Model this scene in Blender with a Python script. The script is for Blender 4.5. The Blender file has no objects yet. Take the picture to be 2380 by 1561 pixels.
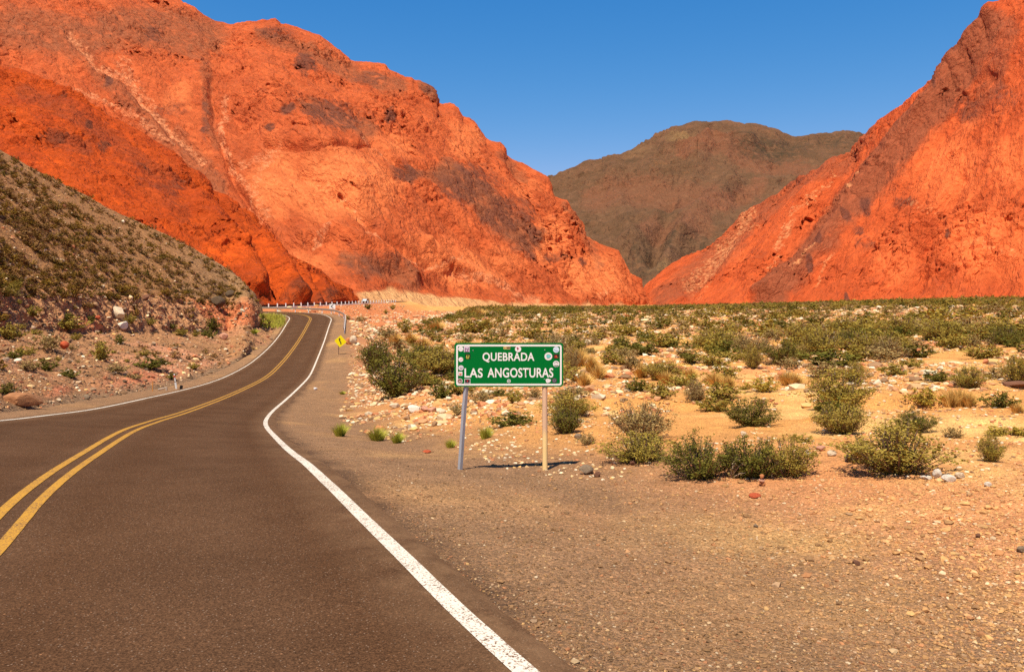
import bpy, bmesh, math, random
import numpy as np
from mathutils import Vector, Matrix

random.seed(7)
rng = np.random.default_rng(7)
C = bpy.context.scene.collection
CAMZ = 1.65            # camera height; heights below are first given relative to it
F, CX, YH = 1851.0, 1190.0, 695.0   # lens, optical axis and horizon in units of a 2380 px wide frame


def P(px, py, Y):
    return np.array([(px - CX) * Y / F, Y, CAMZ - (py - YH) * Y / F])


# ------------------------------------------------------------------ noise
def _hash(ix, iy, iz, seed):
    h = (ix.astype(np.uint32) * np.uint32(374761393) + iy.astype(np.uint32) * np.uint32(668265263)
         + iz.astype(np.uint32) * np.uint32(2246822519) + np.uint32(seed * 974711 % 4294967291))
    h = (h ^ (h >> np.uint32(15))) * np.uint32(2246822519)
    h = (h ^ (h >> np.uint32(13))) * np.uint32(3266489917)
    return h ^ (h >> np.uint32(16))


def perlin(x, y, z=None, seed=0):
    if z is None:
        z = np.zeros_like(x)
    xf, yf, zf = np.floor(x), np.floor(y), np.floor(z)
    ix, iy, iz = xf.astype(np.int64), yf.astype(np.int64), zf.astype(np.int64)
    x = x - xf; y = y - yf; z = z - zf
    fade = lambda t: t * t * t * (t * (t * 6 - 15) + 10)
    u, v, w = fade(x), fade(y), fade(z)
    out = 0
    for dz in (0, 1):
        wz = w if dz else 1 - w
        for dy in (0, 1):
            wy = v if dy else 1 - v
            for dx in (0, 1):
                wx = u if dx else 1 - u
                h = _hash(ix + dx, iy + dy, iz + dz, seed)
                g = (((h & np.uint32(1023)).astype(np.float64) / 511.5 - 1) * (x - dx)
                     + (((h >> np.uint32(10)) & np.uint32(1023)).astype(np.float64) / 511.5 - 1) * (y - dy)
                     + (((h >> np.uint32(20)) & np.uint32(1023)).astype(np.float64) / 511.5 - 1) * (z - dz))
                out = out + g * wx * wy * wz
    return out * 1.3


def fbm(x, y, z=None, octv=5, seed=0, lac=2.03, gain=0.5, ridged=False):
    a, s, tot = 1.0, 0, 0
    if z is None:
        z = np.zeros_like(x)
    for o in range(octv):
        n = perlin(x, y, z, seed + o * 17)
        if ridged:
            n = 1 - 2 * np.abs(n)
        s = s + a * n
        tot += a
        x, y, z = x * lac + 11.3, y * lac - 5.7, z * lac + 3.1
        a *= gain
    return s / tot


def worley(x, y, z, seed=0):
    xf, yf, zf = np.floor(x), np.floor(y), np.floor(z)
    ix, iy, iz = xf.astype(np.int64), yf.astype(np.int64), zf.astype(np.int64)
    f1 = np.full(x.shape, 9.0); f2 = np.full(x.shape, 9.0)
    for dz in (-1, 0, 1):
        for dy in (-1, 0, 1):
            for dx in (-1, 0, 1):
                h = _hash(ix + dx, iy + dy, iz + dz, seed)
                px = dx + (h & np.uint32(1023)) / 1023.0 - (x - xf)
                py = dy + ((h >> np.uint32(10)) & np.uint32(1023)) / 1023.0 - (y - yf)
                pz = dz + ((h >> np.uint32(20)) & np.uint32(1023)) / 1023.0 - (z - zf)
                d = px * px + py * py + pz * pz
                f2 = np.minimum(f2, np.maximum(f1, d))
                f1 = np.minimum(f1, d)
    return np.sqrt(f1), np.sqrt(f2)


def sstep(a, b, x):
    t = np.clip((x - a) / (b - a), 0, 1)
    return t * t * (3 - 2 * t)


def poly_dist(px, py, pts):
    d = np.full(px.shape, 1e9)
    for (x0, y0), (x1, y1) in zip(pts[:-1], pts[1:]):
        ax, ay = x1 - x0, y1 - y0
        t = np.clip(((px - x0) * ax + (py - y0) * ay) / (ax * ax + ay * ay + 1e-9), 0, 1)
        d = np.minimum(d, np.hypot(px - x0 - t * ax, py - y0 - t * ay))
    return d


# ------------------------------------------------------------------ object helpers
def tag(o, label=None, cat=None, group=None, kind=None):
    if label: o['label'] = label
    if cat: o['category'] = cat
    if group: o['group'] = group
    if kind: o['kind'] = kind
    return o


def mesh_data(name, V, Fc, smooth=True):
    me = bpy.data.meshes.new(name)
    V = np.asarray(V, np.float32)
    Fc = np.asarray(Fc, np.int32)
    n = Fc.shape[1]
    me.vertices.add(len(V)); me.vertices.foreach_set('co', V.ravel())
    me.loops.add(Fc.size); me.loops.foreach_set('vertex_index', Fc.ravel())
    me.polygons.add(len(Fc))
    me.polygons.foreach_set('loop_start', np.arange(len(Fc), dtype=np.int32) * n)
    me.polygons.foreach_set('use_smooth', np.full(len(Fc), smooth))
    me.update(calc_edges=True)
    return me


def attr(me, name, vals):
    vals = np.asarray(vals, np.float32)
    if vals.ndim == 1:
        a = me.attributes.new(name, 'FLOAT', 'POINT')
        a.data.foreach_set('value', vals)
    else:
        a = me.attributes.new(name, 'FLOAT_COLOR', 'POINT')
        if vals.shape[1] == 3:
            vals = np.c_[vals, np.ones(len(vals), np.float32)]
        a.data.foreach_set('color', np.ascontiguousarray(vals, np.float32).ravel())


def link(name, me, mat=None, parent=None):
    o = bpy.data.objects.new(name, me)
    C.objects.link(o)
    if mat is not None:
        me.materials.append(mat)
    if parent is not None:
        o.parent = parent
    return o


def empty(name, loc, rz=0.0):
    o = bpy.data.objects.new(name, None)
    o.empty_display_size = 0.2
    C.objects.link(o)
    o.location = loc
    o.rotation_euler = (0, 0, rz)
    return o


def grid_faces(ny, nx):
    i = np.arange(ny * nx).reshape(ny, nx)
    return np.stack([i[:-1, :-1], i[:-1, 1:], i[1:, 1:], i[1:, :-1]], -1).reshape(-1, 4)


class MB:
    """collects boxes, tubes and polygons into one mesh"""
    def __init__(self):
        self.bm = bmesh.new()

    def box(self, c, s, rot=None, bevel=0.0):
        r = bmesh.ops.create_cube(self.bm, size=1.0)
        M = Matrix.Translation(c) @ (rot.to_4x4() if rot else Matrix()) @ Matrix.Diagonal((*s, 1))
        bmesh.ops.transform(self.bm, matrix=M, verts=r['verts'])
        if bevel:
            es = list({e for v in r['verts'] for e in v.link_edges})
            bmesh.ops.bevel(self.bm, geom=es, offset=bevel, segments=2, affect='EDGES', profile=0.6)
        return self

    def tube(self, pts, rad, n=8, cap=True):
        pts = [Vector(p) for p in pts]
        if not hasattr(rad, '__len__'):
            rad = [rad] * len(pts)
        rings = []
        for i, p in enumerate(pts):
            t = (pts[min(i + 1, len(pts) - 1)] - pts[max(i - 1, 0)]).normalized()
            a = t.orthogonal().normalized()
            if abs(t.z) > 0.6:
                a = (Vector((1, 0, 0)) - t * t.x).normalized()
            b = t.cross(a)
            rings.append([self.bm.verts.new(p + float(rad[i]) * (math.cos(k * 2 * math.pi / n) * a + math.sin(k * 2 * math.pi / n) * b)) for k in range(n)])
        for r0, r1 in zip(rings[:-1], rings[1:]):
            for k in range(n):
                self.bm.faces.new((r0[k], r0[(k + 1) % n], r1[(k + 1) % n], r1[k]))
        if cap:
            self.bm.faces.new(rings[0][::-1]); self.bm.faces.new(rings[-1])
        return self

    def prism(self, outline, y0, y1):
        """outline in xz, extruded along y from y0 (front) to y1"""
        a = [self.bm.verts.new((x, y0, z)) for x, z in outline]
        b = [self.bm.verts.new((x, y1, z)) for x, z in outline]
        self.bm.faces.new(a); self.bm.faces.new(b[::-1])
        n = len(a)
        for i in range(n):
            self.bm.faces.new((a[i], b[i], b[(i + 1) % n], a[(i + 1) % n]))
        return self

    def data(self, name, smooth=False):
        me = bpy.data.meshes.new(name)
        bmesh.ops.recalc_face_normals(self.bm, faces=self.bm.faces)
        for f in self.bm.faces:
            f.smooth = smooth
        self.bm.to_mesh(me); self.bm.free()
        return me

    def build(self, name, mat, parent=None, smooth=False):
        return link(name, self.data(name, smooth), mat, parent)


# ------------------------------------------------------------------ materials
class N:
    def __init__(self, name):
        self.m = bpy.data.materials.new(name)
        self.m.use_nodes = True
        self.t = self.m.node_tree
        self.b = self.t.nodes['Principled BSDF']
        self.b.inputs['Specular IOR Level'].default_value = 0.15
        self.b.inputs['Roughness'].default_value = 0.95
        self.tc = None

    def node(self, typ, **kw):
        n = self.t.nodes.new(typ)
        for k, v in kw.items():
            setattr(n, k, v)
        return n

    def link(self, a, b):
        self.t.links.new(a, b)

    def coord(self):
        if self.tc is None:
            self.tc = self.node('ShaderNodeTexCoord').outputs['Object']
        return self.tc

    def mapped(self, scale=(1, 1, 1), rot=(0, 0, 0)):
        m = self.node('ShaderNodeMapping')
        m.inputs['Scale'].default_value = scale
        m.inputs['Rotation'].default_value = rot
        self.link(self.coord(), m.inputs['Vector'])
        return m.outputs['Vector']

    def noise(self, scale, detail=5, rough=0.6, vec=None, dist=0.0):
        n = self.node('ShaderNodeTexNoise')
        n.inputs['Scale'].default_value = scale
        n.inputs['Detail'].default_value = detail
        n.inputs['Roughness'].default_value = rough
        n.inputs['Distortion'].default_value = dist
        self.link(vec if vec is not None else self.coord(), n.inputs['Vector'])
        return n.outputs['Fac']

    def voronoi(self, scale, feature='F1', out='Distance', vec=None):
        n = self.node('ShaderNodeTexVoronoi', feature=feature)
        n.inputs['Scale'].default_value = scale
        self.link(vec if vec is not None else self.coord(), n.inputs['Vector'])
        return n.outputs[out]

    def ramp(self, fac, stops, interp='LINEAR'):
        r = self.node('ShaderNodeValToRGB')
        r.color_ramp.interpolation = interp
        el = r.color_ramp.elements
        while len(el) < len(stops):
            el.new(0.5)
        for e, (p, c) in zip(el, stops):
            e.position = p
            e.color = (*c, 1) if hasattr(c, '__len__') else (c, c, c, 1)
        self.link(fac, r.inputs['Fac'])
        return r.outputs['Color']

    def mix(self, fac, a, b, blend='MIX'):
        m = self.node('ShaderNodeMix', data_type='RGBA', blend_type=blend)
        for i, v in ((0, fac), (6, a), (7, b)):
            if isinstance(v, bpy.types.NodeSocket):
                self.link(v, m.inputs[i])
            elif i == 0:
                m.inputs[0].default_value = v
            else:
                m.inputs[i].default_value = (*v, 1) if hasattr(v, '__len__') else (v, v, v, 1)
        return m.outputs[2]

    def math(self, op, a, b=0.0):
        m = self.node('ShaderNodeMath', operation=op)
        for sock, v in ((m.inputs[0], a), (m.inputs[1], b)):
            if isinstance(v, bpy.types.NodeSocket):
                self.link(v, sock)
            else:
                sock.default_value = v
        return m.outputs[0]

    def attr(self, name, out='Fac'):
        n = self.node('ShaderNodeAttribute', attribute_name=name)
        return n.outputs[out]

    def bump(self, h, strength=0.5, dist=0.1, prev=None):
        n = self.node('ShaderNodeBump')
        n.inputs['Strength'].default_value = strength
        n.inputs['Distance'].default_value = dist
        self.link(h, n.inputs['Height'])
        if prev is not None:
            self.link(prev, n.inputs['Normal'])
        self.link(n.outputs['Normal'], self.b.inputs['Normal'])
        return n.outputs['Normal']

    def color(self, c):
        if isinstance(c, bpy.types.NodeSocket):
            self.link(c, self.b.inputs['Base Color'])
        else:
            self.b.inputs['Base Color'].default_value = (*c, 1)
        return self


def simple(name, col, rough=0.6, metal=0.0, spec=0.3, var=0.15, scale=30.0):
    n = N(name)
    f = n.noise(scale, 4, 0.6)
    n.color(n.mix(f, tuple(c * (1 - var) for c in col), tuple(min(1, c * (1 + var)) for c in col)))
    n.b.inputs['Roughness'].default_value = rough
    n.b.inputs['Metallic'].default_value = metal
    n.b.inputs['Specular IOR Level'].default_value = spec
    return n.m


def rock_mat(name, base, light, dark, pale, s=1.0, bump=1.0, rot=(1, 0, 0), stretch=(1, 1, 1), lit_pale=None, brown=(0.3, 0.07, 0.03)):
    """mountain rock; s is metres per main feature; vertex attributes pale / dark / fan carry the veins, outcrops and scree"""
    n = N(name)
    mp = n.node('ShaderNodeMapping'); mp.inputs['Rotation'].default_value = Vector(rot).normalized().rotation_difference(Vector((1, 0, 0))).to_euler()
    n.link(n.coord(), mp.inputs['Vector'])
    mp2 = n.node('ShaderNodeMapping'); mp2.inputs['Scale'].default_value = stretch
    n.link(mp.outputs['Vector'], mp2.inputs['Vector'])
    vec = mp2.outputs['Vector']
    big = n.noise(0.6 / s, 6, 0.62, vec)
    fine = n.noise(6.0 / s, 7, 0.72, vec)
    c = n.mix(n.ramp(big, [(0.36, 0.0), (0.64, 1.0)]), base, light)
    patch = n.noise(1.5 / s, 6, 0.68, vec, 0.6)
    pm = n.math('MULTIPLY', n.ramp(patch, [(0.52, 0.0), (0.66, 1.0)]), 0.65)
    c = n.mix(pm, c, tuple(0.55 * b + 0.45 * d for b, d in zip(base, dark)))
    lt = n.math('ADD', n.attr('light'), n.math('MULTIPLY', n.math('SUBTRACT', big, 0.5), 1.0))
    c = n.mix(n.math('MULTIPLY', n.ramp(lt, [(0.25, 0.0), (0.85, 1.0)]), 0.9), c, lit_pale or light)  # lighter colour painted in for sunlit faces, also for pale slopes
    bw = n.math('ADD', n.attr('brown'), n.math('MULTIPLY', n.math('SUBTRACT', patch, 0.5), 0.8))
    c = n.mix(n.math('MULTIPLY', n.ramp(bw, [(0.2, 0.0), (0.75, 1.0)]), 0.9), c, n.mix(fine, tuple(0.8 * b for b in brown), tuple(1.25 * b for b in brown)))
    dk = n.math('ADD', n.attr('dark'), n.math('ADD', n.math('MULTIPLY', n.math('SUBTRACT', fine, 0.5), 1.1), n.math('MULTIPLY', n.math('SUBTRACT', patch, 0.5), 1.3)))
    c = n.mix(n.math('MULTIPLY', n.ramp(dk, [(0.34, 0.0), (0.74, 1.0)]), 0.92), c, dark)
    pit_shade = n.noise(11.0 / s, 4, 0.6)
    c = n.mix(n.math('MULTIPLY', n.ramp(pit_shade, [(0.60, 0.0), (0.70, 1.0)]), 0.62), c, dark)  # dark specks paint the shade of small pits
    pl = n.math('ADD', n.attr('pale'), n.math('ADD', n.math('MULTIPLY', n.math('SUBTRACT', fine, 0.5), 1.6), n.math('MULTIPLY', n.math('SUBTRACT', n.noise(2.6 / s, 5, 0.7), 0.5), 1.6)))
    pl = n.math('MULTIPLY', pl, n.ramp(n.attr('pale'), [(0.02, 0.0), (0.2, 1.0)]))
    c = n.mix(n.math('MULTIPLY', n.ramp(pl, [(0.42, 0.0), (0.95, 1.0)]), 0.85), c, pale)
    fan = n.attr('fan')
    c = n.mix(fan, c, n.mix(fine, (0.62, 0.29, 0.10), (0.74, 0.40, 0.17)))
    c = n.mix(1.0, c, n.ramp(fine, [(0.25, 0.80), (0.5, 1.0), (0.75, 1.14)]), 'MULTIPLY')
    n.color(c)
    h = n.math('ADD', n.math('MULTIPLY', fine, 0.22), n.math('MULTIPLY', n.noise(2.2 / s, 6, 0.65, vec), 1.0))
    wv = n.node('ShaderNodeVectorMath', operation='ADD')
    nz = n.node('ShaderNodeTexNoise'); nz.inputs['Scale'].default_value = 1.3 / s; nz.inputs['Detail'].default_value = 4
    n.link(vec, nz.inputs['Vector'])
    sc_ = n.node('ShaderNodeVectorMath', operation='SCALE'); sc_.inputs['Scale'].default_value = 0.9 * s
    n.link(nz.outputs['Color'], sc_.inputs[0]); n.link(vec, wv.inputs[0]); n.link(sc_.outputs[0], wv.inputs[1])
    for k, wt in ((0.55, 0.9), (1.9, 0.45)):                       # joints and fractures
        e = n.node('ShaderNodeMath', operation='MINIMUM'); e.inputs[1].default_value = 0.07
        n.link(n.voronoi(k / s, 'DISTANCE_TO_EDGE', vec=wv.outputs[0]), e.inputs[0])
        h = n.math('ADD', h, n.math('MULTIPLY', n.math('MULTIPLY', e.outputs[0], 1 / 0.07 * wt * 0.5), n.ramp(patch, [(0.42, 0.0), (0.55, 1.0)])))
    n.bump(h, 0.72 * bump, 0.42 * s)
    return n.m


# ------------------------------------------------------------------ the road's course
HD = [(0.0, -1.974, 1.031, -1.625, -0.436, -0.038), (1.5, -2.604, 2.393, -1.752, -0.426, -0.06), (3.0, -3.213, 3.764, -1.869, -0.405, -0.05),
      (4.5, -3.791, 5.148, -1.972, -0.387, -0.038), (6.0, -4.357, 6.537, -2.057, -0.391, -0.039), (8.0, -5.126, 8.383, -2.144, -0.388, -0.04),
      (10.0, -5.86, 10.243, -2.28, -0.366, -0.041), (13.0, -6.919, 13.05, -2.538, -0.354, -0.059), (18.0, -8.612, 17.755, -2.965, -0.341, -0.091),
      (24.0, -10.577, 23.424, -3.615, -0.318, -0.087), (32.0, -12.861, 31.089, -4.44, -0.261, -0.079), (42.0, -15.122, 40.829, -5.186, -0.193, -0.071),
      (54.0, -17.194, 52.648, -5.675, -0.177, -0.012), (66.0, -19.505, 64.423, -6.018, -0.2, 0.017), (78.0, -21.831, 76.195, -5.868, -0.192, 0.097),
      (90.0, -24.12, 87.975, -5.399, -0.194, 0.147), (102.0, -26.476, 99.742, -4.811, -0.2, 0.163), (114.0, -28.872, 111.5, -4.119, -0.202, 0.113),
      (124.0, -30.871, 121.298, -3.453, -0.201, 0.014), (131.0, -32.525, 128.095, -2.986, -0.335, -0.008), (137.0, -35.153, 133.469, -2.605, -0.605, 0.015),
      (143.0, -39.188, 137.881, -2.36, -0.901, 0.002), (149.0, -44.331, 140.928, -2.25, -1.196, 0.001), (156.0, -51.136, 142.417, -2.2, -1.50, 0.0),
      (175.0, -70.1, 142.6, -2.1, -1.571, 0.0), (190.0, -85.1, 142.6, -2.0, -1.571, 0.0)]
HD = [(-40.0, -1.974 + 40 * 0.4223, 1.031 - 40 * 0.9065, -1.0, -0.436, 0.0), (-4.0, -1.974 + 4 * 0.4223, 1.031 - 4 * 0.9065, -1.40, -0.436, -0.02)] + HD
HD = np.array(HD)


def road_eval(s):
    s = np.asarray(s, float)
    k = np.clip(np.searchsorted(HD[:, 0], s, side='right') - 1, 0, len(HD) - 2)
    s0, s1 = HD[k, 0], HD[k + 1, 0]
    L = s1 - s0
    t = (s - s0) / L
    h00, h10, h01, h11 = 2 * t**3 - 3 * t**2 + 1, t**3 - 2 * t**2 + t, -2 * t**3 + 3 * t**2, t**3 - t**2
    hd = HD[:, 4]
    x = h00 * HD[k, 1] + h10 * L * np.sin(hd[k]) + h01 * HD[k + 1, 1] + h11 * L * np.sin(hd[k + 1])
    y = h00 * HD[k, 2] + h10 * L * np.cos(hd[k]) + h01 * HD[k + 1, 2] + h11 * L * np.cos(hd[k + 1])
    dz = np.gradient(HD[:, 3], HD[:, 0]); du = np.gradient(HD[:, 5], HD[:, 0])
    z = h00 * HD[k, 3] + h10 * L * dz[k] + h01 * HD[k + 1, 3] + h11 * L * dz[k + 1]
    u = h00 * HD[k, 5] + h10 * L * du[k] + h01 * HD[k + 1, 5] + h11 * L * du[k + 1]
    return x, y, z + CAMZ, u


SS = np.r_[np.arange(-40, -4, 2.0), np.arange(-4, 30, 0.25), np.arange(30, 120, 0.75), np.arange(120, 160, 0.4), np.arange(160, 190.1, 2.0)]
RX, RY, RZ, RU = road_eval(SS)
TX, TY = np.gradient(RX), np.gradient(RY)
_l = np.hypot(TX, TY); TX, TY = TX / _l, TY / _l
HALF = 3.2


def road_pts(d, dz=0.0, sel=slice(None)):
    return np.stack([RX[sel] + d * TY[sel], RY[sel] - d * TX[sel], RZ[sel] + RU[sel] * d + dz], -1)


def road_near(x, y):
    """signed offset d (right positive), arclength s and road plane height for points"""
    d = np.empty_like(x); s = np.empty_like(x); z = np.empty_like(x)
    for a in range(0, len(x), 20000):
        xx, yy = x[a:a + 20000], y[a:a + 20000]
        q = (xx[:, None] - RX[None]) ** 2 + (yy[:, None] - RY[None]) ** 2
        j = q.argmin(1)
        ex, ey = xx - RX[j], yy - RY[j]
        along = ex * TX[j] + ey * TY[j]
        dd = ex * TY[j] - ey * TX[j]
        dist = np.sqrt(q[np.arange(len(j)), j])
        inner = np.abs(along) < 3.0
        d[a:a + 20000] = np.where(inner, dd, np.sign(dd) * dist)
        s[a:a + 20000] = SS[j] + np.where(inner, along, 0)
        gz = np.gradient(RZ, SS)[j]
        z[a:a + 20000] = RZ[j] + RU[j] * np.clip(dd, -6, 6) + gz * np.where(inner, along, 0)
    return d, s, z


# far road that comes back out beyond the bend
FARP = [(480, 718, 176), (560, 716.5, 190), (660, 713, 212), (757, 709, 242), (836, 705, 287), (900, 702.5, 335), (930, 701, 372), (925, 700, 410), (890, 699, 440)]
FAR = np.array([P(*p) for p in FARP])
_ft = np.linspace(0, len(FAR) - 1, 120)
FARD = np.stack([np.interp(_ft, np.arange(len(FAR)), FAR[:, i]) for i in range(3)], -1)
for _ in range(6):
    FARD[1:-1] = (FARD[:-2] + 2 * FARD[1:-1] + FARD[2:]) / 4

# ------------------------------------------------------------------ ground heights
CTRL = [(2380, 1561, -1.9), (1800, 1561, -1.95), (1225, 1561, -2.03), (2380, 1300, -1.97), (1800, 1300, -2.05), (1300, 1300, -2.12),
        (2380, 1150, -2.1), (1900, 1120, -2.2), (1500, 1110, -2.2), (1270, 1097, -2.2), (1070, 1086, -2.15),
        (2380, 1000, -2.45), (1900, 1000, -2.6), (1500, 1000, -2.8), (1150, 960, -3.2), (950, 940, -3.7),
        (2380, 900, -2.8), (1800, 900, -3.3), (1300, 900, -3.9), (1000, 880, -4.7), (2380, 800, -3.1), (1800, 800, -4.0), (1300, 800, -4.8), (950, 800, -5.8),
        (2380, 740, -2.6), (1800, 745, -4.0), (1300, 745, -5.0), (950, 745, -5.4), (880, 745, -5.0), (940, 722, -4.6)]
CP = []
for px, py, z in CTRL:
    Y = -z * F / (py - YH)
    CP.append(((px - CX) * Y / F, Y, z))
for px, py, Y in [(2380, 694, 440), (1960, 703, 540), (1800, 706, 560), (1500, 710, 620), (1300, 712, 560), (1000, 713, 440), (2380, 697, 300), (1800, 713, 330), (1300, 720, 330),
                  (2900, 690, 420), (2900, 740, 90), (1500, 700, 900), (2380, 680, 800), (1000, 690, 800), (830, 700, 420)]:
    CP.append(((px - CX) * Y / F, Y, -(py - YH) * Y / F))
CP += [(8, -3, -1.8), (0, -6, -1.6), (20, -20, -1.8), (20, 5, -2.1), (60, 10, -2.4), (-30, -30, -1.8), (0, -100, -2.0), (150, 0, -2.5), (-200, -20, -2.0)]
CP = np.array(CP)


def _lp(x, y):
    r = np.hypot(x, y) + 0.3
    return np.arctan2(x, y) * 1.6, np.log(r)


_ca, _cb = _lp(CP[:, 0], CP[:, 1])
_ker = lambda r: (1 + r / 0.9) * np.exp(-r / 0.9)
_K = _ker(np.hypot(_ca[:, None] - _ca[None], _cb[:, None] - _cb[None])) + 1e-3 * np.eye(len(CP))
_w = np.linalg.solve(_K, CP[:, 2] + 3.2)


def base_g(x, y):
    a, b = _lp(x, y)
    o = np.empty_like(x)
    for i in range(0, len(x), 40000):
        o[i:i + 40000] = _ker(np.hypot(a[i:i + 40000, None] - _ca[None], b[i:i + 40000, None] - _cb[None])) @ _w - 3.2
    return o + CAMZ


def ground_h(x, y, detail=True):
    d, s, zr = road_near(x, y)
    g = base_g(x, y)
    r = np.hypot(x, y)
    if detail:
        amp = np.clip(r / 40, 0.05, 1.0)
        rough = sstep(6.5, 13, d)
        g = g + rough * (0.30 * amp * fbm(x / 9, y / 9, octv=4, seed=3) + 0.22 * np.clip(r / 14, .2, 1) * fbm(x / 2.2, y / 2.2, octv=4, seed=5))
        # dry washes and low cut banks across the plain
        wsh = fbm(x / 30 + 2, y / 13, octv=3, seed=8)
        g = g - rough * sstep(14, 30, r) * 0.45 * sstep(0.05, 0.12, wsh) * (1 - sstep(150, 300, r))
    wide = np.interp(s, [0, 15, 40, 60, 100, 160], [7, 6, 5.6, 6.2, 6.4, 6.0])
    run = np.interp(s, [0, 15, 40, 60, 110, 160], [5, 5, 7, 6, 7, 8])
    tR = sstep(0, 1, (d - wide) / run)
    zR = zr - 0.05 - 0.10 * sstep(4, 7, d)
    zright = zR * (1 - tR) + g * tR
    zleft = zr - 0.05 - 0.09 * np.clip(-d - 5.0, 0, 25)
    z = np.where(d > 0, zright, zleft)
    # beyond the bend the left ground is the outside of the curve's far side: return to base
    # bench of the far road
    fd = np.full(x.shape, 1e9); fz = np.zeros_like(x)
    m = (y > 150) & (y < 480) & (x < 20)
    if m.any():
        xx, yy = x[m], y[m]
        q = (xx[:, None] - FARD[None, :, 0]) ** 2 + (yy[:, None] - FARD[None, :, 1]) ** 2
        j = q.argmin(1)
        fd[m] = np.sqrt(q[np.arange(len(j)), j]); fz[m] = FARD[j, 2]
    tf = 1 - sstep(4.5, 17.0, fd)
    z = z * (1 - tf) + (fz - 0.06) * tf
    if detail:
        near = 1 - sstep(4.3, 5.0, np.abs(d))
        mic = 0.012 * fbm(x / 0.35, y / 0.35, octv=3, seed=11) + 0.03 * fbm(x / 1.3, y / 1.3, octv=3, seed=12)
        z = z + (1 - near) * mic * np.clip(r / 8, 0.6, 2)
        z = z + tf * 0
    return z, d, s, fd


az = np.r_[np.linspace(-180, -52, 40)[:-1], np.linspace(-52, -38, 60)[:-1], np.linspace(-38, 38, 900), np.linspace(38, 52, 60)[1:], np.linspace(52, 180, 40)[1:]]
az = np.radians(az)
rr = np.r_[np.geomspace(0.4, 3, 40)[:-1], np.geomspace(3, 700, 860), np.geomspace(700, 6000, 30)[1:]]
A_, R_ = np.meshgrid(az, rr)
gx, gy = (R_ * np.sin(A_)).ravel(), (R_ * np.cos(A_)).ravel()
gz, gd, gs, gfd = ground_h(gx, gy)
groundV = np.stack([gx, gy, gz], -1)

# zone colours of the ground (what the soil is made of)
n1 = fbm(gx / 6, gy / 6, octv=5, seed=21); n2 = fbm(gx / 25, gy / 14, octv=4, seed=22); n3 = fbm(gx / 1.4, gy / 1.4, octv=4, seed=23)
mixc = lambda a, b, t: a * (1 - t[:, None]) + np.asarray(b)[None] * t[:, None]
col = np.tile(np.array([0.62, 0.305, 0.094]), (len(gx), 1))
col = mixc(col, (0.58, 0.265, 0.115), 1 - sstep(8, 18, np.hypot(gx, gy)))
col = mixc(col, (0.72, 0.43, 0.155), sstep(0.0, 0.35, n1 + 0.4 * n3))
col = mixc(col, (0.60, 0.235, 0.10), sstep(0.08, 0.4, n2))
col = mixc(col, (0.74, 0.45, 0.12), 0.6 * sstep(0.1, 0.4, fbm(gx / 12 + 9, gy / 9, octv=3, seed=24)) * sstep(25, 50, gy))
rgd = np.hypot(gx, gy)
grav = 1 - sstep(6.2, 9.4, gd + 1.6 * n1 + 0.8 * n3)
grav = np.where(gd < 0, 1.0, grav)
col = mixc(col, (0.280, 0.163, 0.086), grav * (1 - 0.35 * sstep(0.0, 0.5, n1)))
red = np.exp(-(((gx + 38) / 34) ** 4 + ((gy - 215) / 105) ** 4)) * 1.5
col = mixc(col, (0.52, 0.185, 0.070), np.clip(red * (0.85 + 1.1 * n3 + 0.6 * n1), 0, 1) * sstep(4.5, 8, np.abs(gd)))
bankd = sstep(5.5, 8.0, gd) * (1 - sstep(14, 20, gd)) * sstep(20, 60, gs)
col = mixc(col, (0.47, 0.205, 0.095), 0.8 * bankd)
oil = np.exp(-((gd - 3.45) / 0.34) ** 2) * np.clip(0.75 + 1.2 * n3, 0, 1)
col = mixc(col, (0.10, 0.056, 0.032), oil)
me = mesh_data('ground', groundV, grid_faces(len(rr), len(az)))
attr(me, 'zone', col)
attr(me, 'grav', grav)

gm = N('gravelly_soil')
z_ = gm.attr('zone', 'Color')
f1 = gm.noise(1.5, 8, 0.7); f2 = gm.noise(26, 6, 0.75)
vc = gm.voronoi(34, out='Color'); vd = gm.voronoi(34)
vc2 = gm.voronoi(90, out='Color'); vd2 = gm.voronoi(90)
c = gm.mix(1.0, z_, gm.ramp(f1, [(0.3, 0.74), (0.55, 1.0), (0.75, 1.2)]), 'MULTIPLY')
c = gm.mix(1.0, c, gm.ramp(f2, [(0.3, 0.6), (0.5, 1.0), (0.7, 1.28)]), 'MULTIPLY')
peb = gm.ramp(vc, [(0.05, (0.45, 0.42, 0.40)), (0.35, (0.9, 0.86, 0.8)), (0.65, (1.25, 1.1, 0.95)), (0.97, (2.0, 1.9, 1.8))])
c = gm.mix(0.5, c, gm.mix(1.0, c, peb, 'MULTIPLY'))
peb2 = gm.ramp(vc2, [(0.05, (0.5, 0.48, 0.46)), (0.5, (1.0, 0.98, 0.95)), (0.97, (1.7, 1.6, 1.5))])
c = gm.mix(0.7, c, gm.mix(1.0, c, peb2, 'MULTIPLY'))
gm.color(c)
hgt = gm.math('ADD', gm.math('MULTIPLY', vd, -0.6), gm.math('ADD', gm.math('MULTIPLY', vd2, -0.25), gm.math('MULTIPLY', f2, 0.5)))
gm.bump(hgt, 1.0, 0.03)
ground = tag(link('ground', me, gm.m), kind='structure')

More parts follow.
